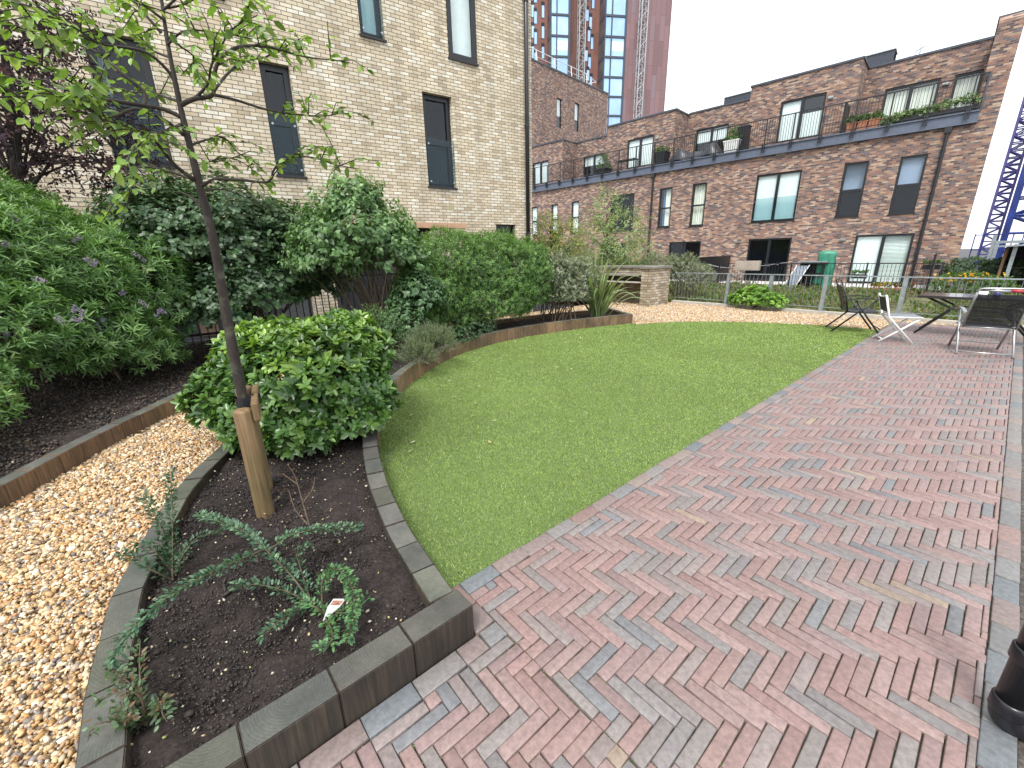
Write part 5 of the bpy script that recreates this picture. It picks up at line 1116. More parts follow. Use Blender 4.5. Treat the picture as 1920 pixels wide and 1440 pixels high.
# ================================================================ FENCES, BARBECUE, FURNITURE, FAR BACKGROUND
# grey garden railing on the kerb
gf = empty('garden_railing', (FA[0], FA[1], .08), 'low grey metal railing on a pale kerb along the far end of the garden', 'railing')
frF = ((FA[0], FA[1], 0), (*fd, 0), (*fn, 0), (0, 0, 1)); Lf = float(np.linalg.norm(FB_-FA))
t = MB(); t.box((0, -.018, .935), (Lf, .034, .96), fr=frF); t.box((0, -.012, .175), (Lf, .028, .185), fr=frF); t.build('rails', M['galv'], gf)
def fs(px, py, z=.1): p = G(px, py, z); return float((p[:2]-FA)@fd)
for px in (1327, 1436, 1562, 1720): 
    x = fs(px, 575); t = MB(); t.box((x-.038, -.03, .085), (x+.038, .046, .925), fr=frF); t.box((x-.09, -.06, .086), (x+.09, .076, .096), fr=frF); t.build('post', M['galv'], gf)
x = Lf-.95; t = MB(); t.box((x-.038, -.03, .085), (x+.038, .046, .925), fr=frF); t.build('post', M['galv'], gf)
t = MB()
for x in np.arange(.06, Lf, .105): t.box((x-.0055, .002, .186), (x+.0055, .013, .929), fr=frF)
t.build('bars', M['rail_grey'], gf)

# brick barbecue / planter wall
bq = empty('brick_barbecue', (-7.3, 12.0, 0), 'small pale brick barbecue wall with a stone cap and a ledge on the gravel', 'barbecue')
pr = G(980+1390/5.142, 320+1265/5.142); pf = G(980+1218/5.142, 320+1320/5.142)
e1 = unit(np.array([pr[0]-pf[0], pr[1]-pf[1], 0])[None])[0]
def ubox(mb, o, ex, ey, lx, ly, z0, z1):
    c = [o, o+ex*lx, o+ex*lx+ey*ly, o+ey*ly]
    for i in range(4):
        a, b = c[i], c[(i+1) % 4]; L = float(np.linalg.norm(b-a)); u0 = [0, lx, lx+ly, 2*lx+ly][i]
        mb.quad(a+np.array([0, 0, z0]), b+np.array([0, 0, z0]), b+np.array([0, 0, z1]), a+np.array([0, 0, z1]), [(u0, z0), (u0+L, z0), (u0+L, z1), (u0, z1)])
    mb.quad(*[p+np.array([0, 0, z1]) for p in c], [(0, 0), (lx, 0), (lx, ly), (0, ly)])
O = np.array([-6.93, 11.75, 0.0]); ex = np.array([-math.cos(math.radians(3)), math.sin(math.radians(3)), 0]); ey = np.array([math.sin(math.radians(3)), math.cos(math.radians(3)), 0])
O = np.array([pf[0], pf[1], 0]); ex = -np.array([1.0, .0, 0]); ey = np.array([0, 1.0, 0]); 
t = MB(); ubox(t, O+ex*.0, ex, ey, .34, 1.05, -.02, 1.12); t.build('pillar', M['pier_brick'], bq)
t = MB(); ubox(t, O+ex*.341+ey*.72, ex, ey, 1.9, .33, -.02, 1.12); t.build('back_wall', M['pier_brick'], bq)
t = MB(); ubox(t, O+ex*1.95+ey*.0, ex, ey, .30, .718, -.02, 1.12); t.build('pillar', M['pier_brick'], bq)
t = MB(); t.box((-.05, -.05, 1.121), (.39, 1.10, 1.185), fr=(O, ex, ey, (0, 0, 1))); t.box((.391, .66, 1.121), (2.3, 1.10, 1.185), fr=(O, ex, ey, (0, 0, 1))); t.box((1.90, -.05, 1.121), (2.3, .659, 1.185), fr=(O, ex, ey, (0, 0, 1))); t.build('cap', M['cap_stone'], bq, bevel=.006)
t = MB(); t.box((.342, .12, .90), (1.948, .718, .94), fr=(O, ex, ey, (0, 0, 1))); t.build('ledge', M['cap_stone'], bq)
t = MB(); t.box((.342, .05, .70), (1.948, .718, .73), fr=(O, ex, ey, (0, 0, 1))); t.build('ledge', M['concrete'], bq)

# black railing between the shrubs and the pale building
bf = empty('black_railing', FA_.P(-9, 0, 2.3), 'black metal railing half hidden behind the shrubs in front of the pale brick building', 'railing')
t = MB(); D0 = 1.55
for z in (.28, 1.22): t.box((-12, D0, z), (.2, D0+.03, z+.045), fr=FA_.fr())
t.build('rails', M['black_metal'], bf)
t = MB()
for x in np.arange(-12, .2, .13): t.box((x-.009, D0+.006, .08), (x+.009, D0+.024, 1.30), fr=FA_.fr())
t.build('bars', M['black_metal'], bf)

# ---- terraces of the far block
tb = lambda s0, s1, d0, d1, z0, z1, mat, name, parent=None, **k: (lambda m: m.build(name, mat, parent, **k))((lambda m: (m.box((s0, d0, z0), (s1, d1, z1), fr=FB.fr()), m)[1])(MB()))
D1 = 6.1
tag(tb(-24, 1.3, .0, D1, -.4, -.13, M['white_slab'], 'terrace', bevel=.01), kind='structure')
tr_ = empty('terrace_railing', FB.P(0, -.1, D1), 'thin black railing along the edge of the neighbours terraces', 'railing')
t = MB(); t.box((-24, D1-.16, .98), (1.2, D1-.12, 1.01), fr=FB.fr()); t.box((-24, D1-.155, -.03), (1.2, D1-.125, -.005), fr=FB.fr()); t.build('rails', M['black_metal'], tr_)
t = MB()
for x in np.arange(-24, 1.2, .115): t.box((x-.007, D1-.147, -.005), (x+.007, D1-.133, .979), fr=FB.fr())
t.build('bars', M['black_metal'], tr_)
for x in (-20, -17, -14.4, -11.4, -8.6, -6.3, -3.4, -.9, 1.15):
    t = MB(); t.box((x-.025, D1-.165, -.129), (x+.025, D1-.115, 1.03), fr=FB.fr()); t.build('post', M['black_metal'], tr_)
def SB(px, py, d): return FB.hit(px, py, d)
def divider(s, lab):
    t = MB(); t.box((s-.03, .35, -.129), (s+.03, D1-.3, 1.25), fr=FB.fr()); o = t.build('terrace_divider', M['black_frame']); tag(o, lab, 'divider', 'dark screens between the terraces')
    m = MB(); m.box((s-.045, .33, 1.251), (s+.045, D1-.28, 1.29), fr=FB.fr()); m.build('rail', M['black_metal'], o)
divider(.9, 'dark sloping terrace screen under the gable end of the brick block'); divider(-7.7, 'dark terrace screen left of the middle patio door')
# wooden box hung on the railing
dd = D1-.1
a = SB(1383, 489, dd); b = SB(1423, 507, dd); t = MB(); t.box((a[0], dd, b[1]), (b[0]+.05, dd+.3, a[1]), fr=FB.fr())
tag(t.build('wooden_box', simple('grey_wood', (.33, .28, .24), .8, 0, .25, 3), bevel=.015), 'pale grey wooden box hanging on the black terrace railing', 'box')
t = MB(); ln = [FB.P(SB(1325, 495, 5)[0], SB(1325, 495, 5)[1], 5), FB.P(SB(1362, 502, 5)[0], SB(1362, 502, 5)[1], 5), FB.P(SB(1430, 498, 5)[0], SB(1430, 498, 5)[1], 5), FB.P(SB(1475, 492, 5)[0], SB(1475, 492, 5)[1], 5)]
t.tube(list(smooth_path(ln, .3)), .012, 5); 
for p in smooth_path(ln, .35): t.box((-.03, -.03, -.05), (.03, .03, .01), fr=(p, (1, 0, 0), (0, 1, 0), (0, 0, 1)))
tag(t.build('string_lights', M['silver']), 'string of small pale lights slung along the terrace railing', 'string lights')
# tall green cover
a = SB(1522, 545, 4.6); b = SB(1556, 545, 4.6); top = SB(1540, 470, 4.6)[1]; cx = (a[0]+b[0])/2; ww = (b[0]-a[0])/2
t = MB(); prof = [(ww, -.12), (ww*1.0, .25), (ww*.9, .6), (ww*.97, top*.55), (ww*.86, top*.75), (ww*.93, top*.9), (ww*.82, top*.97), (ww*.35, top), (.01, top-.03)]
c = FB.P(cx, 0, 4.6); n = 24; vs = []; fs_ = []
for r, z in prof:
    for k in range(n): an = 2*math.pi*k/n; rr_ = r*(1+.10*math.sin(an*5+z*4)+.07*math.sin(an*9-z*7))*min(1.25, 1/max(abs(math.cos(an)), abs(math.sin(an)))); vs.append(c+FB.e*rr_*math.cos(an)+FB.n*rr_*.8*math.sin(an)+np.array([0, 0, z]))
for i in range(len(prof)-1):
    for k in range(n): fs_.append((i*n+k, i*n+(k+1) % n, (i+1)*n+(k+1) % n, (i+1)*n+k))
t.add(vs, fs_); tag(t.build('green_cover', simple('green_tarpaulin', (.03, .20, .13), .45, 0, .35, 3), smooth=True), 'bright green plastic cover draped over a tall object on the terrace', 'cover')
a = SB(1488, 542, 4.9); t = MB(); x0 = a[0]; h0 = SB(1500, 492, 4.9)[1]
e = empty('garden_cabinet', FB.P(x0, -.12, 4.9), 'dark open shelf cabinet on the terrace beside the green cover', 'cabinet')
t.box((x0+.1, 4.4, -.129), (x0+.14, 5.0, h0), fr=FB.fr()); t.box((x0+.95, 4.4, -.129), (x0+.99, 5.0, h0), fr=FB.fr()); t.box((x0+.141, 4.4, -.129), (x0+.949, 4.44, h0), fr=FB.fr()); t.build('frame', M['black_frame'], e)
for z in (.1, .55, .95): t = MB(); t.box((x0+.141, 4.45, z), (x0+.949, 4.98, z+.03), fr=FB.fr()); t.build('shelf', M['black_frame'], e)
t = MB(); t.box((x0+.02, 4.35, h0), (x0+1.08, 5.1, h0+.05), fr=FB.fr()); t.build('top', M['galv'], e)

# ---- folding chairs and table (local: x right, y forward)
def rods(mb, segs, r, n=8):
    for s in segs: mb.tube([np.array(p) for p in s], r, n)
def armchair(label, loc, az, frame, armmat, group='chairs round the garden table', headbar=False, lean=.24):
    e = empty('garden_armchair', loc, label, 'chair', group, -math.radians(az)); W = .27
    for sx in (-1, 1):
        x = sx*W
        t = MB(); rods(t, [[(x, -.20, .40), (x, -.20-lean*.35, .66), (x, -.20-lean, .93)]], .015); t.build('back_post', M[frame], e, smooth=True, world=False)
        t = MB(); rods(t, [[(x*1.06, .20, .62), (x*1.06, -.02, .42), (x*1.06, -.40, .012)]], .0155); t.build('leg', M[frame], e, smooth=True, world=False)
        t = MB(); rods(t, [[(x, -.10, .62), (x, .12, .30), (x, .34, .012)]], .0155); t.build('leg', M[frame], e, smooth=True, world=False)
        t = MB(); pts = smooth_path([(x*1.1, -.27, .61), (x*1.12, -.12, .645), (x*1.12, .1, .65), (x*1.1, .25, .62), (x*1.08, .27, .60)], .03); m = len(pts); vs = []
        for p in pts: vs += [(p[0]-.022, p[1], p[2]), (p[0]+.022, p[1], p[2]), (p[0]+.022, p[1], p[2]+.016), (p[0]-.022, p[1], p[2]+.016)]
        fs2 = [(4*i+j, 4*i+(j+1) % 4, 4*i+4+(j+1) % 4, 4*i+4+j) for i in range(m-1) for j in range(4)]+[(0, 1, 2, 3), (4*m-1, 4*m-2, 4*m-3, 4*m-4)]
        t.add(vs, fs2); t.build('arm', M[armmat], e, world=False)
    for s_ in ([(-W, .34, .10), (W, .34, .10)], [(-W*1.06, -.37, .05), (W*1.06, -.37, .05)]): t = MB(); rods(t, [s_], .010); t.build('stretcher', M[frame], e, smooth=True, world=False)
    t = MB(); rods(t, [[(-W, .25, .40), (W, .25, .40)], [(-W, -.20, .40), (W, -.20, .40)], [(-W, -.2, .40), (-W, .25, .40)], [(W, -.2, .40), (W, .25, .40)]], .010); t.build('seat_frame', M[frame], e, smooth=True, world=False)
    t = MB(); vs = []
    for i in range(9):
        f = i/8; y = -.2+.46*f; z = .415-.03*math.sin(f*3.14); vs += [(-W+.012, y, z), (W-.012, y, z), (W-.012, y, z+.006), (-W+.012, y, z+.006)]
    t.add(vs, [(4*i+j, 4*i+(j+1) % 4, 4*i+4+(j+1) % 4, 4*i+4+j) for i in range(8) for j in range(4)]+[(3, 2, 1, 0), (32, 33, 34, 35)]); t.build('seat', M['mesh_fabric'], e, smooth=False, world=False)
    t = MB(); vs = []
    for i in range(9):
        f = i/8; y = -.205-lean*(f**1.25)-.012*math.sin(f*3.14); z = .43+.47*f; vs += [(-W+.012, y, z), (W-.012, y, z), (W-.012, y-.006, z), (-W+.012, y-.006, z)]
    t.add(vs, [(4*i+j, 4*i+(j+1) % 4, 4*i+4+(j+1) % 4, 4*i+4+j) for i in range(8) for j in range(4)]+[(3, 2, 1, 0), (32, 33, 34, 35)]); t.build('backrest', M['mesh_sheer'], e, world=False)
    t = MB(); rods(t, [smooth_path([(-W, -.20-lean, .93), (-W*.97, -.21-lean, .965), (-W*.8, -.215-lean, .985), (0, -.22-lean, .99), (W*.8, -.215-lean, .985), (W*.97, -.21-lean, .965), (W, -.20-lean, .93)], .03)], .011); t.build('top_rail', M[armmat if headbar else frame], e, smooth=True, world=False)
    return e
def mesh_sheer():
    t = NT('sheer_mesh'); t.col((.015, .016, .02)); t.r(.6); tr = t.n('BsdfTransparent'); mx = t.n('MixShader'); mx.inputs[0].default_value = .68; t.l(tr.outputs[0], mx.inputs[1]); t.l(t.b.outputs[0], mx.inputs[2]); t.l(mx.outputs[0], t.out.inputs[0]); return t.m
M['mesh_sheer'] = mesh_sheer()
armchair('black folding armchair at the corner of the lawn facing right', (-1.85, 10.45, .015), 68, 'black_metal', 'black_metal', lean=.17)
c4 = armchair('black mesh armchair with silver arms, its back to the camera, in front of the table', (-.12, 9.54, .015), -12, 'silver', 'silver', headbar=True, lean=.26)
t = MB(); t.tube([(-.2, -.475, .955), (-.1, -.485, .958), (.04, -.485, .958)], [.008, .02, .022], 10); t.build('head_bar', M['silver'], c4, smooth=True, world=False)
t = MB(); t.tube([(.041, -.485, .958), (.12, -.485, .958), (.22, -.475, .955)], [.022, .022, .008], 10); t.build('red_label', simple('red_plastic', (.35, .03, .04), .4, 0, .1), c4, smooth=True, world=False)
def folding_chair(label, loc, az):
    e = empty('folding_chair', loc, label, 'chair', 'white folding chairs', -math.radians(az)); W = .215
    for sx in (-1, 1):
        x = sx*W; t = MB(); rods(t, [[(x, -.26, .80), (x, -.16, .44), (x, .22, .014)]], .0155); t.build('leg', M['white_paint'], e, smooth=True, world=False)
        x *= .9; t = MB(); rods(t, [[(x, .26, .43), (x, .03, .225), (x, -.22, .012)]], .0155); t.build('leg', M['white_paint'], e, smooth=True, world=False)
    for nm_, s_ in (('stretcher', [(-W, .16, .09), (W, .16, .09)]), ('stretcher', [(-W*.9, -.17, .055), (W*.9, -.17, .055)]), ('top_rail', smooth_path([(-W, -.26, .80), (-W*.5, -.275, .775), (0, -.28, .77), (W*.5, -.275, .775), (W, -.26, .80)], .03))): t = MB(); rods(t, [s_], .010); t.build(nm_, M['white_paint'], e, smooth=True, world=False)
    t = MB(); rods(t, [[(-W, -.18, .44), (-W, .27, .445)], [(W, -.18, .44), (W, .27, .445)], [(-W, .27, .445), (W, .27, .445)]], .011); t.build('seat_frame', M['white_paint'], e, smooth=True, world=False)
    t = MB(); t.box((-W+.012, -.17, .448), (W-.012, .27, .458)); t.build('seat', M['grey_sling'], e, world=False)
    t = MB(); vs = []
    for i in range(5):
        f = i/4; y = -.185-.07*f; z = .52+.24*f; vs += [(-W+.014, y, z), (W-.014, y, z), (W-.014, y-.008, z), (-W+.014, y-.008, z)]
    t.add(vs, [(4*i+j, 4*i+(j+1) % 4, 4*i+4+(j+1) % 4, 4*i+4+j) for i in range(4) for j in range(4)]+[(3, 2, 1, 0), (16, 17, 18, 19)]); t.build('backrest', M['mesh_fabric'], e, world=False)
    return e
M['grey_sling'] = simple('grey_sling', (.16, .17, .20), .7, 0, .15)
folding_chair('white folding chair with a dark sling standing at the edge of the brick patio', (-1.16, 9.71, .015), 68)
folding_chair('white folding chair cut off by the right edge, behind the silver-armed chair', (.62, 10.45, .015), -60)
tbE = empty('garden_table', (-.3, 11.05, .015), 'black metal garden table on splayed legs at the end of the patio', 'table')
TX0, TX1, TY0, TY1 = -1.06, .45, 10.72, 11.55
t = MB(); t.box((TX0, TY0, .715), (TX1, TY1, .73)); t.box((TX0-.01, TY0-.012, .69), (TX1+.01, TY0-.001, .732)); t.box((TX0-.01, TY1+.001, .69), (TX1+.01, TY1+.012, .732)); t.build('table_top', M['table_glass'] if 'table_glass' in M else simple('dark_table', (.025, .022, .022), .18, 0, .2), tbE)
for sx, xj, xf, xt in ((-1, -.62, -1.0, -.95), (1, .05, .42, .36)):
    for y in (TY0+.1, TY1-.1):
        t = MB(); rods(t, [[(xf, y, .035), (xj, y, .47), (xj+.0, y, .53), (xt, y, .70)]], .019); t.build('leg', M['black_metal'], tbE, smooth=True)
    t = MB(); rods(t, [[(xj, TY0+.1, .5), (xj, TY1-.1, .5)]], .011); t.build('stretcher', M['black_metal'], tbE)
t = MB(); rods(t, [[(-.62, TY0+.1, .5), (.05, TY0+.1, .5)], [(-.62, TY1-.1, .5), (.05, TY1-.1, .5)]], .012); t.build('stretcher', M['black_metal'], tbE)
t = MB(); t.lathe((-.28, 10.98, .731), [(.045, 0), (.055, .01), (.062, .09), (.058, .09), (.05, .012), (.001, .012)], 20); tag(t.build('pot', M['white_paint'], smooth=True), 'small white pot standing on the black garden table', 'pot')
t = MB(); t.lathe((-.12, 11.0, .731), [(.03, 0), (.05, .01), (.05, .075), (.03, .10), (.001, .10)], 20); tag(t.build('jar', simple('navy_glass', (.03, .04, .14), .25, 0, .2), smooth=True), 'dark blue jar next to the white pot on the table', 'jar')

# ---- black downpipe close to the camera on the right
dpE = empty('downpipe', (.42, 1.95, 0), 'thick black plastic downpipe with an outlet shoe close at the right edge', 'downpipe')
b0 = G(1872, 1350, .05); top = np.array([b0[0]+.03, b0[1], 1.6])
bx, by = b0[0]+.012, b0[1]+.02
t = MB(); t.tube([(bx, by, .10), (bx, by, 2.2)], .041, 24); t.build('pipe', M['black_gloss'] if 'black_gloss' in M else simple('black_plastic', (.01, .01, .014), .28, 0, .2), dpE, smooth=True)
blk = bpy.data.materials['black_plastic']
for z in (.085, .30, .95):
    t = MB(); t.tube([(bx, by, z), (bx, by, z+.006), (bx, by, z+.05), (bx, by, z+.056)], [.043, .048, .048, .043], 24); t.build('collar', blk, dpE, smooth=True)
t = MB(); t.tube(list(smooth_path([(bx, by, .10), (bx, by, .07), (bx+.02, by+.012, .045), (bx+.06, by+.03, .035), (bx+.09, by+.045, .034)], .01)), .042, 20); t.build('outlet_shoe', blk, dpE, smooth=True)

# ---- things at the right rear
def atd(px, py, d): return T(px, py, d)
bush('yellow_flower_bush', 'green plant covered in yellow-orange daisies in front of the clipped hedge', 'flowers', (-.95, 20.2, -.1),
     [(-1.0, 20.2, .32, .75, .45, .38), (-.4, 20.0, .28, .5, .4, .3)], 500, 6, .09, .035, [(.08, .16, .04), (.12, .21, .06)], tm=LT4, tilt=(30, 80), along=.1, nst=8, zmin=-.05)
fo = Foliage(); P = np.stack([rng.uniform(-1.75, -.05, 90), rng.uniform(19.7, 20.4, 90), rng.uniform(.45, .74, 90)], 1)
rosettes(fo, P, unit(np.tile([0, -.3, 1.0], (90, 1))+rng.normal(0, .2, (90, 3))), 8, .042, .022, [(.75, .42, .02), (.80, .52, .04), (.70, .34, .02)], tilt=(70, 95)); fo.build('blooms', M['leaf_matt'], bpy.data.objects['yellow_flower_bush'], LT4)
bush('clipped_hedge', 'dark green clipped hedge beside the gable wall at the right', 'hedge', (-.7, 22.4, -.1), [(-1.0, 22.4, .62, .8, .6, .55), (-.3, 22.4, .6, .75, .6, .52)], 2200, 7, .055, .03, G_DARK, tm=LT4, tilt=(40, 85), along=.05, nst=10, zmin=-.05)
t = MB()
sh = empty('timber_shed', (-.05, 22.5, -.1), 'open timber bike shed with a pale flat roof at the right edge', 'shed')
x0, y0 = -.35, 20.6; 
brown = simple('shed_boards', (.17, .095, .05), .7, 0, .35, 4)
t.box((x0, y0, -.1), (x0+.06, y0+2.6, 1.50)); t.build('side_wall', brown, sh)
t = MB(); t.box((x0+.061, y0+2.5, -.1), (x0+3, y0+2.56, 1.55)); t.build('back_wall', M['room'], sh)
for x in (x0+.16, x0+1.4, x0+2.7): t = MB(); t.box((x, y0-.1, -.1), (x+.09, y0-.01, 1.6)); t.build('post', M['galv'], sh)
t = MB(); t.add([(x0-.25, y0-.35, 1.50), (x0+3.2, y0-.35, 1.66), (x0+3.2, y0+2.8, 1.66), (x0-.25, y0+2.8, 1.50), (x0-.25, y0-.35, 1.54), (x0+3.2, y0-.35, 1.70), (x0+3.2, y0+2.8, 1.70), (x0-.25, y0+2.8, 1.54)], [(0, 3, 2, 1), (4, 5, 6, 7), (0, 1, 5, 4), (1, 2, 6, 5), (2, 3, 7, 6), (3, 0, 4, 7)]); t.build('roof', M['galv'], sh)
def bicycle(lab, x, y, col):
    e = empty('bicycle', (x, y, -.1), lab, 'bicycle', 'bicycles in the open shed')
    for dy in (0, 1.02):
        t = MB(); ring = [(x, y+dy+.33*math.cos(a), .24+.33*math.sin(a)) for a in np.linspace(0, 2*math.pi, 25)]; t.tube(ring, .018, 6, cap=False)
        for a in np.linspace(0, math.pi, 7)[:-1]: t.tube([(x, y+dy+.32*math.cos(a), .24+.32*math.sin(a)), (x, y+dy-.32*math.cos(a), .24-.32*math.sin(a))], .003, 4)
        t.build('wheel', M['black_metal'], e)
    t = MB(); rods(t, [[(x, y, .24), (x, y+.4, .27), (x, y+.32, .72)], [(x, y, .24), (x, y+.32, .68)], [(x, y+.4, .27), (x, y+.85, .66)], [(x, y+.33, .66), (x, y+.84, .7)], [(x, y+1.02, .24), (x, y+.84, .82)]], .018, 6); t.build('frame', simple('bike_paint', col, .3, .2, .1), e)
    t = MB(); rods(t, [[(x-.25, y+.8, .86), (x, y+.84, .84), (x+.25, y+.8, .86)]], .013, 6); t.build('handlebar', M['silver'], e)
    t = MB(); t.tube([(x, y+.2, .74), (x, y+.42, .75)], [.06, .02], 8); t.build('saddle', M['black_metal'], e)
bicycle('dark bicycle nearest the boarded side of the shed', x0+.35, y0+.3, (.05, .05, .06)); bicycle('pale bicycle standing second from the boarded side of the shed', x0+.8, y0+.4, (.45, .45, .48)); 
# grey steel frame stair beyond the hedge
stn = empty('steel_frame', (-.2, 30, -.1), 'grey steel railed platform between the gable end and the timber shed', 'platform'); t = MB()
for px, y0_, y1_ in ((1866, 470, 560), (1858, 445, 560)):
    p = T(px, 470, 30); t.box((p[0]-.06, p[1]-.06, -.4), (p[0]+.06, p[1]+.06, 2.0 if px == 1858 else 1.7))
p = T(1866, 445, 30); t.box((p[0], p[1], 1.62), (p[0]+3.5, p[1]+.1, 1.74)); t.box((p[0], p[1], .8), (p[0]+3.5, p[1]+.1, .86)); t.box((p[0], p[1], -.35), (p[0]+3.5, p[1]+1.5, .1)); t.build('frame', M['galv'], stn)
for k in range(4): t = MB(); t.box((p[0]+.3+k*.8, p[1]+.2, .1), (p[0]+.8+k*.8, p[1]+.7, .55)); t.build('crate', M['black_frame'], stn)
# blue tower crane mast
cr = empty('crane_mast', (.6, 46, -.4), 'bright blue lattice mast of a tower crane beyond the gable end', 'crane')
blue = simple('crane_blue', (.016, .035, .19), .5, .1, .35, 1.5); viol = simple('crane_violet', (.08, .07, .22), .5, .1, .2, 1.5)
c0 = T(1893, 450, 46); cw = 2.3; X0, Y0 = c0[0]-cw/2+.85, c0[1]; t = MB()
for x in (X0, X0+cw):
    for y in (Y0, Y0+cw): t.box((x-.15, y-.15, -.4), (x+.15, y+.15, 34))
t.build('chords', blue, cr); t = MB(); z = 0.0; k = 0
while z < 33:
    for y in (Y0, Y0+cw): a, b = (X0, X0+cw) if k % 2 else (X0+cw, X0); t.tube([(a, y, z), (b, y, z+1.15)], .085, 5); t.tube([(X0, y, z), (X0+cw, y, z)], .07, 5)
    for x in (X0, X0+cw): a, b = (Y0, Y0+cw) if k % 2 else (Y0+cw, Y0); t.tube([(x, a, z), (x, b, z+1.15)], .085, 5); t.tube([(x, Y0, z), (x, Y0+cw, z)], .07, 5)
    z += 1.15; k += 1
t.build('bracing', blue, cr); t = MB()
for k, z in enumerate(np.arange(0, 33, .45)):
    for q in (Y0+.3, Y0+1.1): a, b = (X0-1.0, X0-.3) if k % 2 else (X0-.3, X0-1.0); t.tube([(a, q, z), (b, q, z+.45)], .05, 4, cap=False); t.tube([(X0-1.0, q, z), (X0-.3, q, z)], .045, 4, cap=False)
for x in (X0-1.0, X0-.3):
    for q in (Y0+.3, Y0+1.1): t.box((x-.06, q-.06, -.4), (x+.06, q+.06, 34))
t.build('hoist_lattice', viol, cr)
t = MB()
for k_ in range(12): t.box((X0-1.4+k_*.45, Y0-.6, -.4), (X0-1.34+k_*.45, Y0-.54, 2.3))
for z_ in (.3, 1.2, 2.2): t.box((X0-1.4, Y0-.66, z_), (X0+cw+1.5, Y0-.61, z_+.06))
t.build('guard_fence', blue, cr)


# planting seen through the railing: tangled ground cover
q = np.stack([rng.uniform(-13, 2.5, 9000), rng.uniform(13.1, 20.6, 9000)], 1); dn = np.array([mnoise.noise(Vector((a*.9, b*.9, 2))) for a, b in q]); q = q[dn > -.12]; n = len(q)
P = np.c_[q, rng.uniform(-.1, .12, n)+.22*np.clip(np.array([mnoise.noise(Vector((a*.7, b*.7, 7))) for a, b in q]), 0, 1)]; fo = Foliage()
rosettes(fo, P, unit(np.tile([0, 0, 1.0], (n, 1))+rng.normal(0, .5, (n, 3))), 4, .12, .04, [(.10, .15, .045), (.15, .19, .06), (.07, .11, .035), (.20, .17, .07), (.12, .2, .06)], tilt=(20, 90)); V, F = leaf_verts(*map(np.vstack, (fo.P, fo.D, fo.N)), np.hstack(fo.L), np.hstack(fo.W), LT4)
tag(np_mesh('ground_cover', V, F, M['leaf'], tint=np.repeat(np.vstack(fo.C), 4, 0)), 'tangled low green ground cover in the plot behind the grey railing', 'ground cover', kind='stuff')

# ---- things on the balcony (between railing and wall)
def pot(px0, px1, py1, lab, mat, plant=True, h=None, d=-.3, grp='pots on the balcony'):
    a, _ = SB(px0, py1, d); b, _ = SB(px1, py1, d); w = b-a; zt_ = ZF+(h or .42); e = empty('plant_pot', FB.P((a+b)/2, ZF, d), lab, 'plant pot', grp)
    t = MB(); o = FB.P((a+b)/2, 0, d); r = w/2
    for lo, hi, z0, z1 in ((.82, 1.0, ZF, zt_-.06), (1.06, 1.06, zt_-.06, zt_)):
        vs = [o+FB.e*sx*r*k+FB.n*sy*r*k+np.array([0, 0, z]) for z, k in ((z0, lo), (z1, hi)) for sx, sy in ((-1, -1), (1, -1), (1, 1), (-1, 1))]
        t.add(vs, [(0, 1, 5, 4), (1, 2, 6, 5), (2, 3, 7, 6), (3, 0, 4, 7), (4, 5, 6, 7), (3, 2, 1, 0)])
    t.build('pot', mat, e, bevel=.008)
    if plant:
        P, Dn = shoots_on([(o[0], o[1], zt_+.10, r*1.2, r*1.1, .2)], 60, zmin=zt_-.02); f = Foliage(); rosettes(f, P, Dn, 6, .10, .045, [(.08, .17, .05), (.13, .24, .07)], tilt=(30, 80)); f.build('plant', M['leaf'], e, LT4)
terra = simple('terracotta', (.42, .17, .09), .8, 0, .2)
pot(1586, 1604, 247, 'terracotta pot with green plants on the balcony, nearest the dark screen', terra); pot(1607, 1624, 245, 'middle one of three terracotta pots on the balcony', terra); pot(1627, 1647, 243, 'largest terracotta pot on the balcony, nearest the trailing ivy', terra)
pot(1359, 1387, 289, 'square white planter on the balcony under the small palm', M['white_paint'], h=.62); pot(1230, 1251, 302, 'dark square planter on the balcony left of the covered furniture', M['black_frame'], h=.75); pot(1122, 1142, 312, 'dark planter with a tall green shrub on the left part of the balcony', M['black_frame'], h=.4)
def cab(px0, px1, py0, lab, d=-.5, h=None):
    a, z = SB(px0, py0, d); b, _ = SB(px1, py0, d); t = MB(); t.box((a, d-.25, ZF), (b, d+.25, z), fr=FB.fr()); o = t.build('storage_cabinet', M['black_frame'], bevel=.01); tag(o, lab, 'cabinet', 'dark cabinets on the balcony')
    t = MB(); t.box((a-.03, d-.28, z+.001), (b+.03, d+.28, z+.05), fr=FB.fr()); t.build('lid', M['charcoal'], o)
cab(1386, 1406, 241, 'tall dark storage cabinet on the balcony beside the white planter')
a0 = SB(1586, 195, -.1)[0]; t = MB(); t.box((a0-.03, FD+.01, ZF), (a0+.03, -.05, ZR+.05), fr=FB.fr()); tag(t.build('privacy_screen', M['black_frame']), 'thin dark privacy screen across the balcony left of the terracotta pots', 'screen')
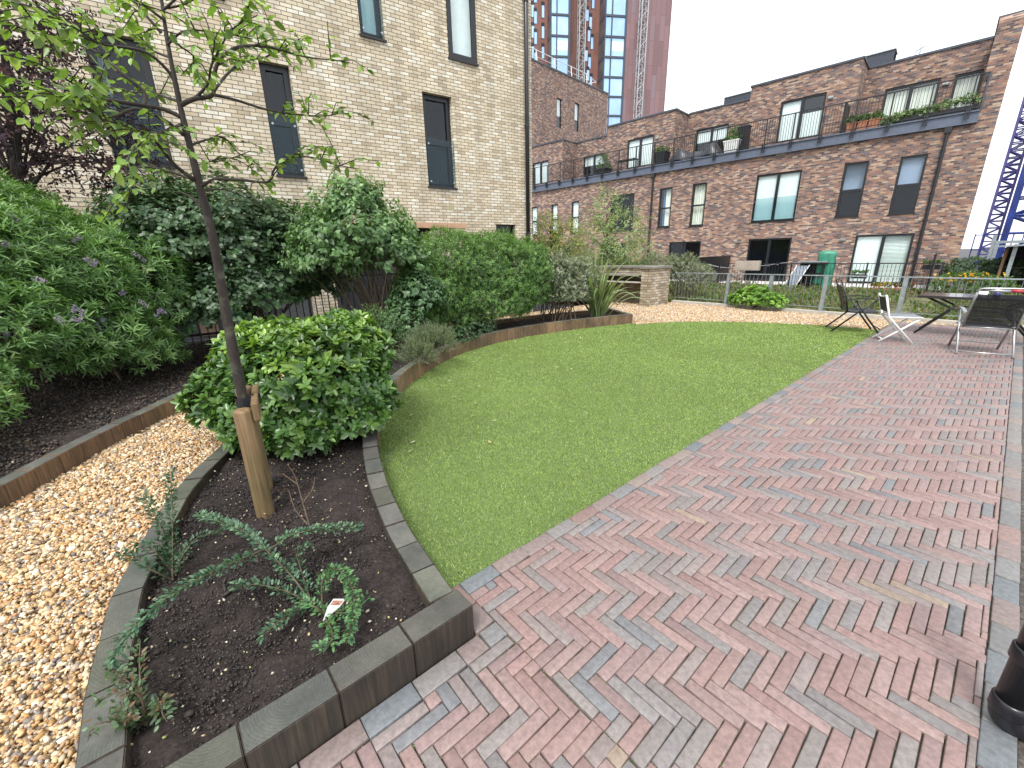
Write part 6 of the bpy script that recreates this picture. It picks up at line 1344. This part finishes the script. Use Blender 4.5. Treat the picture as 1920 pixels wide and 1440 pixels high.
# covered furniture
a, b = SB(1256, 290, -.5)[0], SB(1356, 270, -.5)[0]; ns, nd = 30, 8; vs = []; 
for i in range(ns+1):
    for j in range(nd+1):
        f, g_ = i/ns, j/nd; h = .52+.16*math.sin(f*9)+.10*math.sin(f*23+g_*3); edge = min(f, 1-f)*6; h *= min(1, edge**.5 if edge > 0 else 0); h *= min(1, (min(g_, 1-g_)*5+.15)); vs.append(FB.P(a+(b-a)*f, ZF+.005+max(0, h), -1.1+1.0*g_))
t = MB(); t.add(vs, [(i*(nd+1)+j, i*(nd+1)+j+1, (i+1)*(nd+1)+j+1, (i+1)*(nd+1)+j) for i in range(ns) for j in range(nd)]); tag(t.build('furniture_cover', simple('dark_tarpaulin', (.035, .04, .05), .35, 0, .4, 4), smooth=True), 'black tarpaulin draped over furniture on the balcony', 'cover')
e = empty('balcony_table', FB.P(SB(1176, 300, -.5)[0], ZF, -.5), 'small dark table on the balcony in front of the door above the downpipe', 'table'); a, b = SB(1158, 300, -.5)[0], SB(1193, 300, -.5)[0]
t = MB(); t.box((a, -.9, ZF+.7), (b, -.3, ZF+.74), fr=FB.fr()); t.build('table_top', M['black_frame'], e)
for x in (a+.08, b-.12):
    for y in (-.85, -.4): t = MB(); t.box((x, y, ZF), (x+.04, y+.04, ZF+.699), fr=FB.fr()); t.build('leg', M['black_frame'], e)
# trailing ivy box
a, b = SB(1652, 232, -.1)[0], SE-.08; e = empty('planter_box', FB.P(a, ZF, -.1), 'long dark planter box with trailing ivy along the right end of the balcony railing', 'planter')
t = MB(); t.box((a, -.3, ZF+.02), (b, .03, ZF+.24), fr=FB.fr()); t.build('box', M['black_frame'], e); n = 420; P = np.array([FB.P(a+(b-a)*x, ZF+.24+.25*x+random.gauss(0, .09), -.05+random.gauss(0, .10)) for x in rng.random(n)]); f = Foliage()
rosettes(f, P, unit(rng.normal(0, .5, (n, 3))+[0, -.6, .4]), 5, .095, .075, [(.13, .22, .07), (.20, .30, .12), (.09, .16, .05), (.3, .38, .2)], tilt=(40, 90), along=.08, droop=.3); f.build('ivy', M['leaf'], e, LT4)
for px, py, hgt_, lab in ((1375, 262, .55, 'small spiky palm rising behind the white balcony planter'), (1131, 300, .62, 'bushy green shrub on the left part of the balcony'), (1238, 283, .3, 'dark leafy plant in the left balcony planter')):
    s_, z_ = SB(px, py, -.3); o = FB.P(s_, ZF+.5+hgt_*.6, -.3); P, Dn = shoots_on([(o[0], o[1], o[2], .28, .25, hgt_*.75)], 110, depth=.4, inner=.6, hemi=-1); f = Foliage(); rosettes(f, P, Dn, 5, .14, .035, [(.10, .19, .05), (.16, .28, .08)], tilt=(20, 70), along=.1)
    e = empty('balcony_plant', o, lab, 'plant', 'plants on the balcony'); f.build('foliage', M['leaf'], e, LT4); mb = MB(); mb.tube([FB.P(s_, ZF+.05, -.3), o], .02, 5); mb.build('stem', M['twig'], e)
# terrace pots seen through the railing
for px, py, lab, colr in ((1692, 541, 'low red flowering trough at the foot of the downpipe on the terrace', (.45, .07, .04)), (1650, 543, 'small trough of yellow flowers under the patio door blinds', (.7, .5, .05)), (1610, 522, 'hanging basket with trailing plants left of the blinds', (.1, .2, .05)), (1745, 505, 'wall shelf of small potted plants right of the downpipe', (.1, .2, .05))):
    hi = py < 530; d = 5.6 if not hi else .45; s_, z_ = SB(px, py, d); z0 = -.12 if not hi else z_
    e = empty('flower_trough', FB.P(s_, z0, d), lab, 'trough', 'flower troughs on the terrace'); t = MB(); t.box((s_-.3, d-.12, z0), (s_+.3, d+.12, z0+.2), fr=FB.fr()); t.build('trough', terra if not hi else M['black_frame'], e); n = 70
    P = np.array([FB.P(s_+random.uniform(-.3, .3), z0+.22+random.uniform(0, .14), d+random.uniform(-.1, .1)) for _ in range(n)]); f = Foliage(); rosettes(f, P, unit(np.tile([0, 0, 1.0], (n, 1))+rng.normal(0, .5, (n, 3))), 5, .09, .04, [(.09, .18, .05), (.12, .22, .07), colr, colr], tilt=(30, 90)); f.build('flowers', M['leaf_matt'], e, LT4)
# folded deck chair by the cabinet
e = empty('folded_deckchair', FB.P(-6.2, -.12, 5.2), 'blue and white striped deckchair folded against the dark cabinet', 'deckchair'); a, b = SB(1468, 542, 5.2)[0], SB(1490, 542, 5.2)[0]; zt_ = SB(1498, 498, 5.2)[1]
t = MB(); t.add([FB.P(a, -.1, 5.5), FB.P(b, -.1, 5.5), FB.P(b+.35, zt_, 5.0), FB.P(a+.35, zt_, 5.0)], [(0, 1, 2, 3)]); t.build('sling', stripes_mat('deckchair_stripe', (.32, .36, .38), (.10, .13, .2), 6, 'Z'), e)
t = MB(); t.tube([FB.P(a, -.12, 5.52), FB.P(a+.36, zt_+.03, 5.0)], .02, 6); t.tube([FB.P(b, -.12, 5.52), FB.P(b+.36, zt_+.03, 5.0)], .02, 6); t.tube([FB.P(a, -.12, 4.9), FB.P(a+.2, zt_*.8, 5.35)], .02, 6); t.build('frame', M['white_paint'], e)
